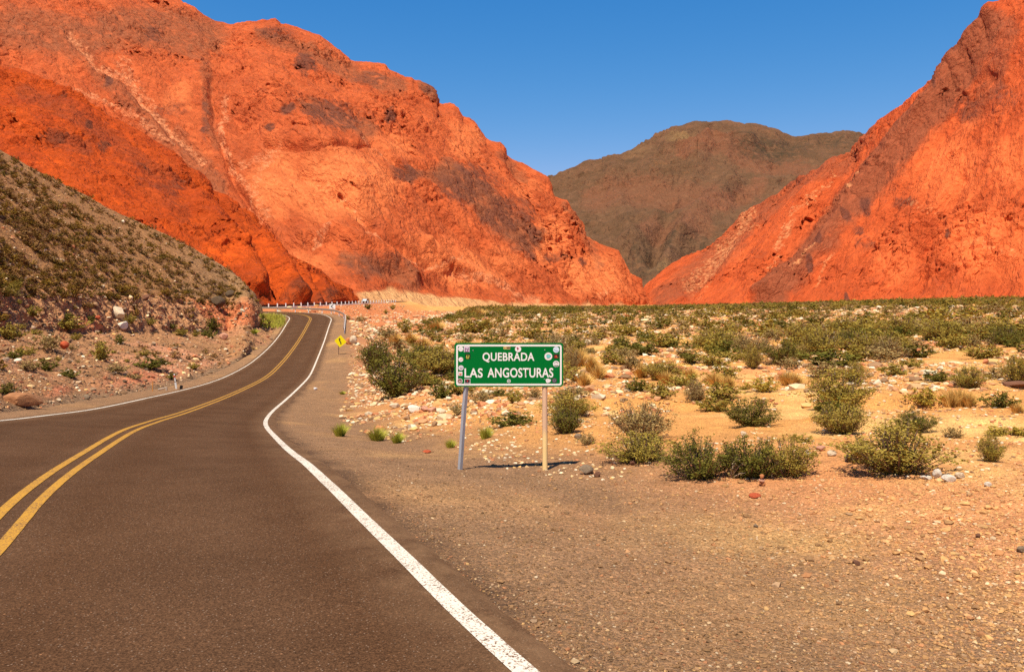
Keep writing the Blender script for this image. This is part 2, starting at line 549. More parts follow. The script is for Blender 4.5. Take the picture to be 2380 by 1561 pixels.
# ------------------------------------------------------------------ asphalt and paint
am = N('asphalt')
f1 = am.noise(0.5, 8, 0.68); f2 = am.noise(60, 4, 0.8); vcol = am.voronoi(120, out='Color'); vdis = am.voronoi(120)
lane = am.attr('lane', 'Fac')
c = am.mix(am.ramp(f1, [(0.35, 0.0), (0.65, 1.0)]), (0.088, 0.044, 0.0215), (0.130, 0.066, 0.0330))
c = am.mix(lane, c, (0.072, 0.030, 0.011))
c = am.mix(1.0, c, am.ramp(f2, [(0.3, 0.5), (0.5, 1.0), (0.72, 1.5)]), 'MULTIPLY')
c = am.mix(1.0, c, am.ramp(vcol, [(0.1, 0.5), (0.5, 0.95), (0.85, 1.4), (0.96, 1.9), (0.985, 5.0)]), 'MULTIPLY')
vd3 = am.voronoi(42); vr3 = am.voronoi(42, out='Color')
dot = am.math('MULTIPLY', am.ramp(vd3, [(0.16, 1.0), (0.24, 0.0)]), am.ramp(vr3, [(0.62, 0.0), (0.66, 1.0)]))
c = am.mix(am.math('MULTIPLY', dot, 0.65), c, (0.36, 0.25, 0.17))
dust = am.math('MULTIPLY', am.attr('dust'), am.ramp(am.noise(2.2, 7, 0.75), [(0.35, 0.0), (0.7, 1.0)]))
c = am.mix(am.math('MULTIPLY', dust, 0.75), c, (0.25, 0.14, 0.07))
am.color(c)
am.b.inputs['Roughness'].default_value = 0.9
am.b.inputs['Specular IOR Level'].default_value = 0.06
am.bump(am.math('ADD', vdis, f2), 0.5, 0.006)
ds = np.array([-3.75, -3.5, -3.3, -2.6, -1.9, -1.2, -0.6, 0, 0.6, 1.2, 1.9, 2.6, 3.3, 3.43, 3.65])
V = np.stack([road_pts(d, -0.10 if abs(d) > 3.6 else 0.0) for d in ds], 1)
jag = 0.07 * fbm(SS * 2.3, SS * 0 + 4, octv=3, seed=31)
V[:, 0, 0] += jag * TY; V[:, -2, 0] += jag * TY; V[:, -1, 0] += jag * TY
me = mesh_data('road', V.reshape(-1, 3), grid_faces(len(SS), len(ds)))
ln = np.exp(-((np.abs(np.abs(ds) - 1.6) - 0.75) / 0.35) ** 2)
attr(me, 'lane', np.tile(ln * 0.8, len(SS)))
attr(me, 'dust', np.tile(sstep(2.5, 3.5, np.abs(ds)), len(SS)))
tag(link('road', me, am.m), kind='structure')


def paint_mat(name, col):
    n = N(name)
    w1 = n.noise(55, 3, 0.75); w2 = n.noise(2.5, 4, 0.6)
    k = n.math('ADD', w1, n.math('MULTIPLY', n.math('SUBTRACT', w2, 0.5), 0.25))
    dirt = n.mix(n.noise(3.0, 5, 0.6), tuple(c * 0.86 for c in col), col)
    n.color(n.mix(n.ramp(k, [(0.41, 0.0), (0.48, 1.0)]), (0.16, 0.082, 0.042), dirt))
    n.b.inputs['Roughness'].default_value = 0.7
    n.bump(w1, 0.35, 0.004)
    return n.m


white_paint = paint_mat('white_road_paint', (0.78, 0.69, 0.56))
yellow_paint = paint_mat('yellow_road_paint', (0.54, 0.27, 0.035))


def stripe(name, d, w, mat):
    e = 0.006 * fbm(SS * 6, SS * 0 + d, octv=2, seed=41)
    a = road_pts(d - w / 2, 0.006); b = road_pts(d + w / 2, 0.006)
    a[:, 0] += e * TY; b[:, 0] += e * TY
    me = mesh_data(name, np.stack([a, b], 1).reshape(-1, 3), grid_faces(len(SS), 2)[:, ::-1])
    return tag(link(name, me, mat), kind='structure')


stripe('white_edge_line', -HALF, 0.13, white_paint)
stripe('white_edge_line', HALF, 0.14, white_paint)
stripe('yellow_centre_line', -0.13, 0.11, yellow_paint)
stripe('yellow_centre_line', 0.13, 0.11, yellow_paint)

# far road surface
ft = np.gradient(FARD[:, :2], axis=0); ft /= np.linalg.norm(ft, axis=1)[:, None]
fv = np.stack([np.c_[FARD[:, 0] + d * ft[:, 1], FARD[:, 1] - d * ft[:, 0], FARD[:, 2] + 0.02] for d in (-3.4, 3.4)], 1)
me = mesh_data('road', fv.reshape(-1, 3), grid_faces(len(FARD), 2)[:, ::-1])
attr(me, 'lane', np.zeros(len(FARD) * 2)); attr(me, 'dust', np.full(len(FARD) * 2, 0.5))
tag(link('road', me, am.m), kind='structure')


# ------------------------------------------------------------------ mountains
def smooth_rows(A, k):
    for _ in range(k):
        A[1:-1] = (A[:-2] + 2 * A[1:-1] + A[2:]) / 4
    return A


def grid_normals(V):
    du = np.gradient(V, axis=1); dv = np.gradient(V, axis=0)
    n = np.cross(du, dv)
    n /= np.linalg.norm(n, axis=2)[..., None] + 1e-9
    return n


def mountain(name, x0, x1, nx, nv, sky, Yr, base, Yb, mid, relief, mat, seed, back=(60, 260), pale=(), dark=(), light=(), brown=(), fan=None, gully=(), rib=(), smooth_k=4):
    """A slope between a foot line and a crest line, carved by noise.  sky / base: (px, py) lines; Yr / Yb: their distances;
    mid: list of (fraction of the way, height fraction) giving the slope's profile"""
    px = np.linspace(x0, x1, nx)
    it = lambda tab: np.interp(px, [t[0] for t in tab], [t[1] for t in tab])
    pr, yr, pb, yb = it(sky), it(Yr), it(base), it(Yb)
    zr = CAMZ - (pr - YH) * yr / F
    zb = CAMZ - (pb - YH) * yb / F
    f = np.linspace(0, 1, nv)
    prof = np.interp(f, [0] + [m[0] for m in mid] + [1], [0] + [m[1] for m in mid] + [1])
    zs = zr.copy()
    kr = max(3, int(60 / (x1 - x0) * nx)); ker = np.hanning(2 * kr + 1); ker /= ker.sum()
    zs = np.convolve(np.pad(zs, kr, mode='edge'), ker, 'valid')
    crest = sstep(0.72, 0.98, f)[:, None]          # the knobs of the crest line do not run down the face
    Y = yb[None] + (yr - yb)[None] * f[:, None]
    Z = zb[None] + ((zs - zb)[None] * (1 - crest) + (zr - zb)[None] * crest) * prof[:, None]
    X = (px - CX)[None] * Y / F
    V = np.stack([X, Y, Z], -1)
    ipx = (X / Y * F + CX); ipy = YH - (Z - CAMZ) / Y * F
    nrm = grid_normals(V)
    if nrm[..., 2].mean() < 0: nrm = -nrm
    flat = lambda a: a.ravel()
    x, y, z = flat(X), flat(Y), flat(Z)
    disp, cave = relief(x, y, z, flat(ipx), flat(ipy), seed)
    disp = disp.reshape(X.shape); cave = cave.reshape(X.shape)
    for pts, w, dep in gully:
        q = poly_dist(ipx + 6 * perlin(x / 20, y / 20, z / 20, seed + 3).reshape(X.shape), ipy, pts)
        disp -= dep * np.exp(-(q / w) ** 2)
    for pts, w, hgt in rib:
        q = poly_dist(ipx, ipy, pts)
        disp += hgt * np.exp(-(q / w) ** 2)
    if fan is not None:
        disp = disp * (1 - 0.93 * fan(ipx, ipy + 6)); cave = cave * (1 - fan(ipx, ipy + 6))
    fade = sstep(0.0, 0.06, f)[:, None] * (0.62 + 0.38 * (1 - sstep(0.95, 1.0, f)))[:, None]
    V = V + nrm * (disp * fade)[..., None]
    V[..., 1] += cave * fade * (1 - sstep(0.93, 0.97, f))[:, None]
    # extra knobs on the crest
    # attributes
    jx = 10 * perlin(x / 9, y / 9, z / 9, seed + 5) + 14 * perlin(x / 30, y / 30, z / 30, seed + 6)
    jy = 10 * perlin(x / 9 + 50, y / 9, z / 9, seed + 7) + 14 * perlin(x / 30 + 50, y / 30, z / 30, seed + 8)
    pa = np.zeros(x.shape); da = np.zeros(x.shape); fa = np.zeros(x.shape)
    qx, qy = flat(ipx) + jx * 0.7, flat(ipy) + jy * 0.7
    for pts, w, st in pale:
        pa = np.maximum(pa, 0.90 * st * (1 - sstep(0.3 * w, 1.7 * w, poly_dist(qx, qy, pts))))
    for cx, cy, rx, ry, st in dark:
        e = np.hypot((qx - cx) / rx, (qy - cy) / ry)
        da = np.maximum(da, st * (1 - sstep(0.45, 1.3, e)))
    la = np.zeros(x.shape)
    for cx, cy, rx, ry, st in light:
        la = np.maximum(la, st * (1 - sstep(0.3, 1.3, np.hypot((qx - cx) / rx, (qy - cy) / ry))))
    ba = np.zeros(x.shape)
    for pts, w, st in brown:
        ba = np.maximum(ba, st * (1 - sstep(0.35 * w, 1.35 * w, poly_dist(qx, qy, pts))))
    if fan is not None:
        fa = fan(qx, qy)
    # the far side of the mountain
    yb1, yb2 = V[-1].copy(), V[-1].copy()
    yb1[:, 1] += back[0]; yb1[:, 0] *= yb1[:, 1] / V[-1, :, 1]; yb1[:, 2] -= back[0] * 0.45
    yb2[:, 1] += back[1]; yb2[:, 0] *= yb2[:, 1] / V[-1, :, 1]; yb2[:, 2] -= back[1] * 0.8
    V = np.concatenate([V, yb1[None], yb2[None]])
    pad = lambda a: np.r_[a, np.tile(a.reshape(nv, nx)[-1], 2)]
    me = mesh_data(name, V.reshape(-1, 3), grid_faces(nv + 2, nx))
    attr(me, 'pale', pad(pa)); attr(me, 'dark', pad(da)); attr(me, 'fan', pad(fa)); attr(me, 'light', pad(la)); attr(me, 'brown', pad(ba))
    return tag(link(name, me, mat), kind='structure')


def relief_crag(A, L, dirv=(1.0, 0.0, -0.9), stretch=3.0, crag=0.5, cragL=0.25, caves=1.0):
    """ridged relief of amplitude A metres and size L, drawn out along dirv, with knobbly outcrops"""
    dv = np.array(dirv, float); dv /= np.linalg.norm(dv)

    def fn(x, y, z, px, py, seed):
        a = x * dv[0] + y * dv[1] + z * dv[2]
        sx, sy, sz = x - a * dv[0] * (1 - 1 / stretch), y - a * dv[1] * (1 - 1 / stretch), z - a * dv[2] * (1 - 1 / stretch)
        wx = 0.25 * L * fbm(x / L, y / L, z / L, 3, seed + 40)
        r = fbm((sx + wx) / L, sy / L, (sz - wx) / L, 7, seed, gain=0.56, ridged=True)
        b = fbm(x / (2.5 * L), y / (2.5 * L), z / (2.5 * L), 2, seed + 9)
        m = sstep(-0.02, 0.25, fbm(x / (1.1 * L), y / (1.1 * L), z / (1.1 * L), 3, seed + 60))
        q = 0.17 * L
        fr = fbm(sx / q, sy / q, sz / q, 4, seed + 30, gain=0.6, ridged=True)
        o = A * (0.80 * r + 0.55 * b + (0.17 + 0.25 * m) * fr)
        for l, k in ((L * cragL, 1.0), (L * cragL * 0.42, 0.42)):
            f1, f2 = worley(x / l + 0.2 * wx / l, y / l, z / l * 0.8, seed + 70)
            o += A * crag * 0.42 * k * (0.2 + 0.8 * m) * (np.minimum(f2 - f1, 0.45) * 1.6 - 0.35 - 0.5 * f1)
        # small overhung hollows, cut straight into the slope so that their roofs hold black shade
        cave = 0
        for nl, th, dp in ((0.20 * L, 0.32, 1.0), (0.09 * L, 0.31, 0.6), (0.05 * L, 0.33, 0.32)):
            no = fbm(sx / nl, sy / nl, sz / nl * 1.3, 3, seed + 80)
            cave = cave + dp * sstep(th, th + 0.05, no) * (0.15 + 0.85 * m)
        o = o - o.mean()
        return o, 0.105 * L * cave * caves
    return fn


ORANGE, LIGHT, DARK, PALE = (0.44, 0.083, 0.022), (0.58, 0.124, 0.034), (0.15, 0.050, 0.028), (0.74, 0.29, 0.125)
m1mat = rock_mat('orange_rock', ORANGE, LIGHT, DARK, PALE, s=11, bump=0.9, rot=(1.0, -0.85, -0.75), stretch=(0.45, 1, 1), lit_pale=(0.80, 0.222, 0.066), brown=(0.26, 0.086, 0.036))
sky1 = [(-420, -330), (-150, -260), (0, -190), (200, -100), (340, -35), (410, 0), (425, 10), (440, 14), (455, 20), (470, 32), (500, 50), (545, 67), (575, 55), (600, 53), (612, 48), (640, 44), (652, 55), (680, 62), (700, 68),
        (740, 82), (775, 108), (794, 122), (815, 140), (860, 145), (894, 151), (905, 163), (924, 172), (940, 182), (955, 184), (961, 191), (975, 190), (995, 196), (1004, 205), (1012, 218), (1011, 238), (1030, 243), (1055, 241),
        (1066, 250), (1074, 270), (1090, 274), (1102, 281), (1112, 300), (1129, 323), (1140, 330), (1162, 331), (1171, 340), (1175, 362), (1190, 372), (1213, 379), (1240, 393), (1273, 412), (1280, 430), (1290, 456), (1317, 466),
        (1337, 496), (1360, 523), (1362, 546), (1385, 560), (1410, 572), (1437, 583), (1451, 610), (1464, 634), (1494, 647), (1501, 684), (1506, 706), (1540, 710)]
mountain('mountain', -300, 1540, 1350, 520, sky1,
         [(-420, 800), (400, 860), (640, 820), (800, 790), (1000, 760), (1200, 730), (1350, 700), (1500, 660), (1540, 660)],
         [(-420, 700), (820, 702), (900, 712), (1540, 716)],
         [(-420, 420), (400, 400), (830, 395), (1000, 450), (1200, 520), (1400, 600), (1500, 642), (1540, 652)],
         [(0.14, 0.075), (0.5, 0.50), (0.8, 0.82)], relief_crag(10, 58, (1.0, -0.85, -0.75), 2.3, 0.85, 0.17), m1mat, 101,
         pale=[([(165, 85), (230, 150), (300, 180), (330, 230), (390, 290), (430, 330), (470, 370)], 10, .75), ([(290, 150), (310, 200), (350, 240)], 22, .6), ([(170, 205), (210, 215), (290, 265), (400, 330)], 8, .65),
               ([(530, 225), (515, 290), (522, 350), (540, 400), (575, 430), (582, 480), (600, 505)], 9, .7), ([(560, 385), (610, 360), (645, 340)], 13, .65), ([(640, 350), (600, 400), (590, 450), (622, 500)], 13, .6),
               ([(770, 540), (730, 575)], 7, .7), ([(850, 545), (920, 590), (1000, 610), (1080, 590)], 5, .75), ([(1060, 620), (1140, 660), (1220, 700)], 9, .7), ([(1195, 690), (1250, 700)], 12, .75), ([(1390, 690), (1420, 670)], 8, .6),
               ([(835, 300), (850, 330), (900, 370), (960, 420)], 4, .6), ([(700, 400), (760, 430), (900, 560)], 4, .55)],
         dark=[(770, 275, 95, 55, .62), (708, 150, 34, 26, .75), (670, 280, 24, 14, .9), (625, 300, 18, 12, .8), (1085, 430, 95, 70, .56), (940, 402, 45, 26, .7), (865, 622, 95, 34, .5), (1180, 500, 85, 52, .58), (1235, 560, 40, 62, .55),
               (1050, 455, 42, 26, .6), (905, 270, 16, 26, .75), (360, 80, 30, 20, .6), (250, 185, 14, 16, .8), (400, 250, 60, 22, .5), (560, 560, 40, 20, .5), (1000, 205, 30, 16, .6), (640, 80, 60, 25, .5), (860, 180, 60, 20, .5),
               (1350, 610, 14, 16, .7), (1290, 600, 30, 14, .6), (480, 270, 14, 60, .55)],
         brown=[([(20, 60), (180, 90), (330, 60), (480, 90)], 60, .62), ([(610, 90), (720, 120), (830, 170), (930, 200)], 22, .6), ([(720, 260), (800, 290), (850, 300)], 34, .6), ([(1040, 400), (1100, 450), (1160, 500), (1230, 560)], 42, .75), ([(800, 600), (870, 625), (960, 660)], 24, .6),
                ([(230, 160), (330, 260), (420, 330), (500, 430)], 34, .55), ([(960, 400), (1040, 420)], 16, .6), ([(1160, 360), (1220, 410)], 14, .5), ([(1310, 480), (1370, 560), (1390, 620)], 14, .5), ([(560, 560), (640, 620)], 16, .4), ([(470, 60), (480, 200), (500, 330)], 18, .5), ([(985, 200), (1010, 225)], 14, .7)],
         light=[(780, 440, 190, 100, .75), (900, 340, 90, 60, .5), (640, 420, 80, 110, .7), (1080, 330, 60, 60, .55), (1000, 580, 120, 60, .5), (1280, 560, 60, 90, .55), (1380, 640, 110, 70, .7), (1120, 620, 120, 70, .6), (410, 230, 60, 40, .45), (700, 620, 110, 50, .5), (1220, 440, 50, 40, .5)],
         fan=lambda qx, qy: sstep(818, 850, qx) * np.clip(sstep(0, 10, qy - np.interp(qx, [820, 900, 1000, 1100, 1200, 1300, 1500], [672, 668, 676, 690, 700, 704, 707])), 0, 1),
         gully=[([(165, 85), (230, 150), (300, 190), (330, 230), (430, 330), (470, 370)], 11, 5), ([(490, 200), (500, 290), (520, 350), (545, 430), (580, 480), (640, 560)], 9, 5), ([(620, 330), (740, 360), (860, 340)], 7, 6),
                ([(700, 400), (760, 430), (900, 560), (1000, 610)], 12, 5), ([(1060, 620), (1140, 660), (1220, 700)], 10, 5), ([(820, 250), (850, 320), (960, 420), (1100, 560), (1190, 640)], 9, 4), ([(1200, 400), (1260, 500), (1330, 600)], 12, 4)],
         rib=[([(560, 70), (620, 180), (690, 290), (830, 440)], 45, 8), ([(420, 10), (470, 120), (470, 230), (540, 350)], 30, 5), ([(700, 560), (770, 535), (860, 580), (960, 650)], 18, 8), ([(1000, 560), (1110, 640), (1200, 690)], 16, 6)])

m2mat = rock_mat('red_rock', (0.40, 0.053, 0.006), (0.52, 0.076, 0.007), (0.15, 0.038, 0.015), (0.70, 0.22, 0.06), s=7, bump=0.95, rot=(1.0, -0.8, -0.8), stretch=(0.6, 1, 1), lit_pale=(0.70, 0.098, 0.008), brown=(0.25, 0.05, 0.016))
sky2 = [(-420, 40), (-150, 115), (0, 147), (60, 165), (100, 183), (160, 203), (200, 225), (250, 262), (300, 290), (345, 318), (370, 335), (420, 365), (435, 385), (460, 395), (500, 435), (540, 460), (555, 478), (580, 492), (620, 538), (660, 570),
        (680, 590), (700, 600), (740, 625), (770, 650), (790, 662), (812, 672), (820, 684), (824, 698), (830, 704)]
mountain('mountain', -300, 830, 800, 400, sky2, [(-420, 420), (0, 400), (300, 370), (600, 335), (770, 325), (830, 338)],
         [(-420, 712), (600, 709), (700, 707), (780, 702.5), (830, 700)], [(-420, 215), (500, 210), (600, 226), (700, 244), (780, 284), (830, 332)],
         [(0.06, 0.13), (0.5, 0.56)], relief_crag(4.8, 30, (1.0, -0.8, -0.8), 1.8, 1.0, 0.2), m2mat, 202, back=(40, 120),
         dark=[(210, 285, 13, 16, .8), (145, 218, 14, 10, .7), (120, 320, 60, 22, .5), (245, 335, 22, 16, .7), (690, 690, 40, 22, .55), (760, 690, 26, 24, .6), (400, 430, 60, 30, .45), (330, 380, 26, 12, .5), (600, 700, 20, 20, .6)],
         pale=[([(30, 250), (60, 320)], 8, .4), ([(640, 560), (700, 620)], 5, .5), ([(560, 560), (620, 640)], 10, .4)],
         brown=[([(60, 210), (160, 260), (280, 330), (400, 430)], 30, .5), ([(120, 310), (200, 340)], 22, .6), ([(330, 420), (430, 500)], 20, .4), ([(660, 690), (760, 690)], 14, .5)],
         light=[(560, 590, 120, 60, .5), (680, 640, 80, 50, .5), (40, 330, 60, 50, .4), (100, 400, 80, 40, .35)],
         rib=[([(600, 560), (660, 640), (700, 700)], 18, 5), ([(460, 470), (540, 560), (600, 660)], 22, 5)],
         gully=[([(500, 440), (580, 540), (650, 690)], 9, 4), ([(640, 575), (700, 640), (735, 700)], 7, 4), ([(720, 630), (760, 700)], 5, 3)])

m3mat = rock_mat('brown_rock', (0.130, 0.067, 0.031), (0.185, 0.090, 0.043), (0.058, 0.040, 0.020), (0.26, 0.115, 0.045), s=30, bump=0.8, lit_pale=(0.23, 0.130, 0.054), brown=(0.215, 0.082, 0.038))
sky3 = [(1100, 470), (1200, 440), (1275, 412), (1300, 402), (1340, 388), (1370, 375), (1400, 378), (1450, 358), (1500, 335), (1545, 310), (1560, 298), (1580, 294), (1620, 281), (1680, 283), (1740, 285), (1770, 290), (1800, 297), (1820, 307), (1850, 315),
        (1880, 318), (1920, 308), (1960, 306), (2010, 313), (2100, 330), (2300, 390)]
mountain('mountain', 1100, 2300, 520, 260, sky3, [(1100, 2300), (1620, 2700), (2300, 2500)], [(1100, 690), (2300, 690)], [(1100, 1350), (1500, 1250), (2300, 1300)],
         [(0.5, 0.46)], relief_crag(46, 260, (-0.5, -0.7, -0.6), 1.5, 0.45, 0.12, 0.0), m3mat, 303, back=(300, 900),
         dark=[(1790, 345, 130, 36, .55), (1960, 330, 90, 24, .45), (1560, 560, 16, 40, .5), (1640, 560, 14, 30, .5), (1500, 620, 60, 50, .4), (1620, 287, 50, 8, .45), (1480, 380, 60, 16, .35)],
         pale=[([(1525, 386), (1552, 392)], 5, .7), ([(1585, 405), (1618, 418)], 7, .5), ([(1360, 500), (1374, 508)], 7, .5), ([(1396, 462), (1402, 470)], 6, .45), ([(1422, 462), (1434, 480)], 4, .45), ([(1366, 420), (1371, 410)], 3, .5), ([(1455, 600), (1500, 632)], 3, .6)],
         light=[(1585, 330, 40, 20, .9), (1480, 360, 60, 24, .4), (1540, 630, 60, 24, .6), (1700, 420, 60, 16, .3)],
         brown=[([(1590, 360), (1680, 345), (1780, 380), (1880, 400)], 24, .6), ([(1380, 470), (1500, 450), (1640, 450)], 40, .55), ([(1500, 540), (1640, 520)], 30, .55), ([(1560, 470), (1680, 480), (1760, 430)], 26, .65)],
         rib=[([(1554, 340), (1600, 356), (1660, 335), (1740, 330)], 18, 26), ([(1700, 420), (1600, 520), (1520, 640)], 22, 26), ([(1420, 400), (1450, 520), (1500, 640)], 26, 16), ([(1640, 345), (1560, 470), (1480, 560)], 22, 18), ([(1880, 330), (1780, 420)], 26, 16)], gully=[([(1554, 330), (1600, 380), (1560, 470)], 18, 14), ([(1850, 330), (1800, 400), (1720, 460)], 26, 18), ([(1560, 470), (1530, 560), (1510, 640)], 20, 18)])

m4mat = rock_mat('vermilion_rock', (0.47, 0.078, 0.019), (0.60, 0.110, 0.027), (0.15, 0.046, 0.026), (0.76, 0.33, 0.13), s=10, bump=0.9, rot=(-0.9, -0.75, -0.8), stretch=(0.4, 1, 1), lit_pale=(0.80, 0.172, 0.046), brown=(0.27, 0.076, 0.032))
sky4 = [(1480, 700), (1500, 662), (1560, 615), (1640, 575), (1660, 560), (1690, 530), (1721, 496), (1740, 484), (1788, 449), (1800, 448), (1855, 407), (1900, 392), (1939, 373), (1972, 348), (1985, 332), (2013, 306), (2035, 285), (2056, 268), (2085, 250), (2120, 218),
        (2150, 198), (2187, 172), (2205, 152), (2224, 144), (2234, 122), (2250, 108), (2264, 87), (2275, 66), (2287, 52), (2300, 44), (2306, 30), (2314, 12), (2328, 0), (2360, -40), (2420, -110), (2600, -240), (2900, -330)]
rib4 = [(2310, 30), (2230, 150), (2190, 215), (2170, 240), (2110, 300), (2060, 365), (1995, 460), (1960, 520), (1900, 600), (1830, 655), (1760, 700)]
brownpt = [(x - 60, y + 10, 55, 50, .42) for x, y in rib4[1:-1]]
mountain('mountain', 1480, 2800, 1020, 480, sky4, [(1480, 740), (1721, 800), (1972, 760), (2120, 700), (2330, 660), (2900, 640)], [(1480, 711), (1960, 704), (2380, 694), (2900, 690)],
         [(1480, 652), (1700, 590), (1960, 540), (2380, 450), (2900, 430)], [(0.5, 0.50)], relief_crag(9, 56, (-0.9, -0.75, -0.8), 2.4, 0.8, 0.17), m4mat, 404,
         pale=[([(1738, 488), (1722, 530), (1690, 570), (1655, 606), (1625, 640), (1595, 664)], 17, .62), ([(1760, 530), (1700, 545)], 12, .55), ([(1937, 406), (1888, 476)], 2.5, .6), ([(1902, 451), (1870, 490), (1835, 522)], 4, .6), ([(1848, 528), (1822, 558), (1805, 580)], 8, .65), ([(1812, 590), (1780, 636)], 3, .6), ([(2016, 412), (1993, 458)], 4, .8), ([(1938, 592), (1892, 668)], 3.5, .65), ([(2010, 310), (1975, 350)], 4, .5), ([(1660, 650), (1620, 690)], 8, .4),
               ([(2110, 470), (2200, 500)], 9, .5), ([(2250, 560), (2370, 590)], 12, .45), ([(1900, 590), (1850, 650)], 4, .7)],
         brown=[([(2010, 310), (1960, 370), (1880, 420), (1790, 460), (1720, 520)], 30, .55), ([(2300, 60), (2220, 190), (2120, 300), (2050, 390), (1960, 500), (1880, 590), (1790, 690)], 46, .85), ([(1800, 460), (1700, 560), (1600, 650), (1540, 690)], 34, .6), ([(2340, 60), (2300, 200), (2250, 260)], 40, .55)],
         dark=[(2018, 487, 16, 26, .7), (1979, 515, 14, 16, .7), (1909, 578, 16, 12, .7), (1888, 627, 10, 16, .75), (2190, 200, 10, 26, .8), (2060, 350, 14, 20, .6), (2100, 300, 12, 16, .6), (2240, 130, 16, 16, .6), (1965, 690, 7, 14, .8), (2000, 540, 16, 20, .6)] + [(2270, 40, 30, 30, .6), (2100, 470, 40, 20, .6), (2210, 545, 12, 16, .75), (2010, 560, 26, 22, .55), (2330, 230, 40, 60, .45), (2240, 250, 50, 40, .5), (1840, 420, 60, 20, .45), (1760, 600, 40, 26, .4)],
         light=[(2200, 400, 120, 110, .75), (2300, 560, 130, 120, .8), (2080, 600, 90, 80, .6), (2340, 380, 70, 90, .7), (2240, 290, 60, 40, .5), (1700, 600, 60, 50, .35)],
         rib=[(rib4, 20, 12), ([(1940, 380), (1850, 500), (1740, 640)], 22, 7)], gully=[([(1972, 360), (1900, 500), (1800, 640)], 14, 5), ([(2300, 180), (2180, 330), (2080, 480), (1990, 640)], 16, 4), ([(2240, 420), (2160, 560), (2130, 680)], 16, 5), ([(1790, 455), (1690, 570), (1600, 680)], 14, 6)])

# ------------------------------------------------------------------ scrub hillside beside the road
toe = road_pts(-5.0)
tpx = toe[:, 0] / np.maximum(toe[:, 1], 0.5) * F + CX
ok = (toe[:, 1] > 6) & (SS < 96)
toeY = lambda q: np.interp(q, tpx[ok], toe[ok, 1])
toeZ = lambda q: np.interp(q, tpx[ok], toe[ok, 2])
# picture lines of: rubble apron top, bank foot, bank top, brow, crest; rises above the verge of the first two; run from bank to crest
HILL = {
    -500: [950, 820, 690, 320, 40, .2, 0.9, 46],
    -150: [930, 790, 690, 430, 255, .2, 1.0, 45],
    0: [915, 773, 688, 470, 347, .2, 1.1, 43],
    150: [893, 776, 692, 520, 428, .2, 1.25, 40],
    300: [866, 775, 697, 570, 503, .25, 1.45, 36],
    450: [848, 777, 706, 620, 575, .25, 1.7, 28],
    530: [826, 772, 706, 655, 624, .3, 2.0, 19]}
HILLN = {  # the nose at the bend: explicit (line, distance)
    570: [(808, 86), (767, 103), (703, 108), (680, 114), (663, 120)],
    592: [(792, 98), (764, 109), (718, 112), (704, 116), (698, 121)],
    606: [(782, 103), (766, 110.5), (748, 113), (738, 117), (730, 121)],
    618: [(778, 106), (768, 112), (766, 115), (764, 118), (762, 122)],
    632: [(784, 106), (775, 112), (774, 115), (772, 118), (770, 122)]}
for k, (a1, a2, a3, a4, a5, r1, r2, run) in HILL.items():
    zt = toeZ(k) - CAMZ
    y1 = -(zt + r1) * F / (a1 - YH); y2 = -(zt + r2) * F / (a2 - YH)
    y3 = y2 * 1.055; y5 = y3 + run
    HILLN[k] = [(a1, max(y1, toeY(k) + 1.5)), (a2, y2), (a3, y3), (a4, y3 + 0.45 * run), (a5, y5)]
hk = sorted(HILLN)
nx, nv = 820, 420
px = np.linspace(-500, 632, nx)
nodes = [(toeY(px), toeZ(px) - 0.12)]
for i in range(5):
    py = np.interp(px, hk, [HILLN[k][i][0] for k in hk]); yy = np.interp(px, hk, [HILLN[k][i][1] for k in hk])
    nodes.append((yy, CAMZ - (py - YH) * yy / F))
nodes.append((nodes[-1][0] + 12, nodes[-1][1] - 1.2)); nodes.append((nodes[-1][0] + 30, nodes[-1][1] - 9))
NY = np.array([a for a, b in nodes]); NZ = np.array([b for a, b in nodes])
NY = np.maximum.accumulate(NY + np.arange(len(NY))[:, None] * 1e-3, 0)
for _ in range(12):
    NY[:, 1:-1] = (NY[:, :-2] + 2 * NY[:, 1:-1] + NY[:, 2:]) / 4; NZ[:, 1:-1] = (NZ[:, :-2] + 2 * NZ[:, 1:-1] + NZ[:, 2:]) / 4
tk = np.array([0, 0.13, 0.34, 0.44, 0.72, 0.92, 0.96, 1.0])
tt = np.linspace(0, 1, nv)
kk = np.clip(np.searchsorted(tk, tt, side='right') - 1, 0, len(tk) - 2)
fr = ((tt - tk[kk]) / (tk[kk + 1] - tk[kk]))[:, None]
Yh = NY[kk] * (1 - fr) + NY[kk + 1] * fr
Zh = NZ[kk] * (1 - fr) + NZ[kk + 1] * fr
Yh, Zh = smooth_rows(Yh, 6), smooth_rows(Zh, 6)
for _ in range(6):
    Zh[:, 1:-1] = (Zh[:, :-2] + 2 * Zh[:, 1:-1] + Zh[:, 2:]) / 4
Xh = (px - CX)[None] * Yh / F
V = np.stack([Xh, Yh, Zh], -1)
nr = grid_normals(V)
if nr[..., 2].mean() < 0: nr = -nr
x, y, z = Xh.ravel(), Yh.ravel(), Zh.ravel()
tg = np.repeat(tt, nx); pg = np.tile(px, nv)
bank = sstep(0.31, 0.36, tg) * (1 - sstep(0.45, 0.52, tg))
rub = sstep(0.03, 0.12, tg) * (1 - sstep(0.36, 0.42, tg))
slope = sstep(0.42, 0.5, tg)
nose = sstep(520, 580, pg) * sstep(0.2, 0.35, tg)
dis = 0.55 * rub * fbm(x / 5, y / 5, z / 5, 5, 51) + 0.45 * slope * fbm(x / 7, y / 7, z / 7, 5, 52) + 0.12 * fbm(x / .9, y / .9, z / .9, 3, 53)
rb = fbm(x / 1.6, y / 1.6, z / 9, 4, 54, ridged=True)
dis += bank * 0.9 * (rb - 0.2) + nose * 0.9 * (fbm(x / 3, y / 3, z / 5, 4, 55, ridged=True) - 0.25)
f1, f2 = worley(x / 1.7, y / 1.7, z / 1.7, 56)
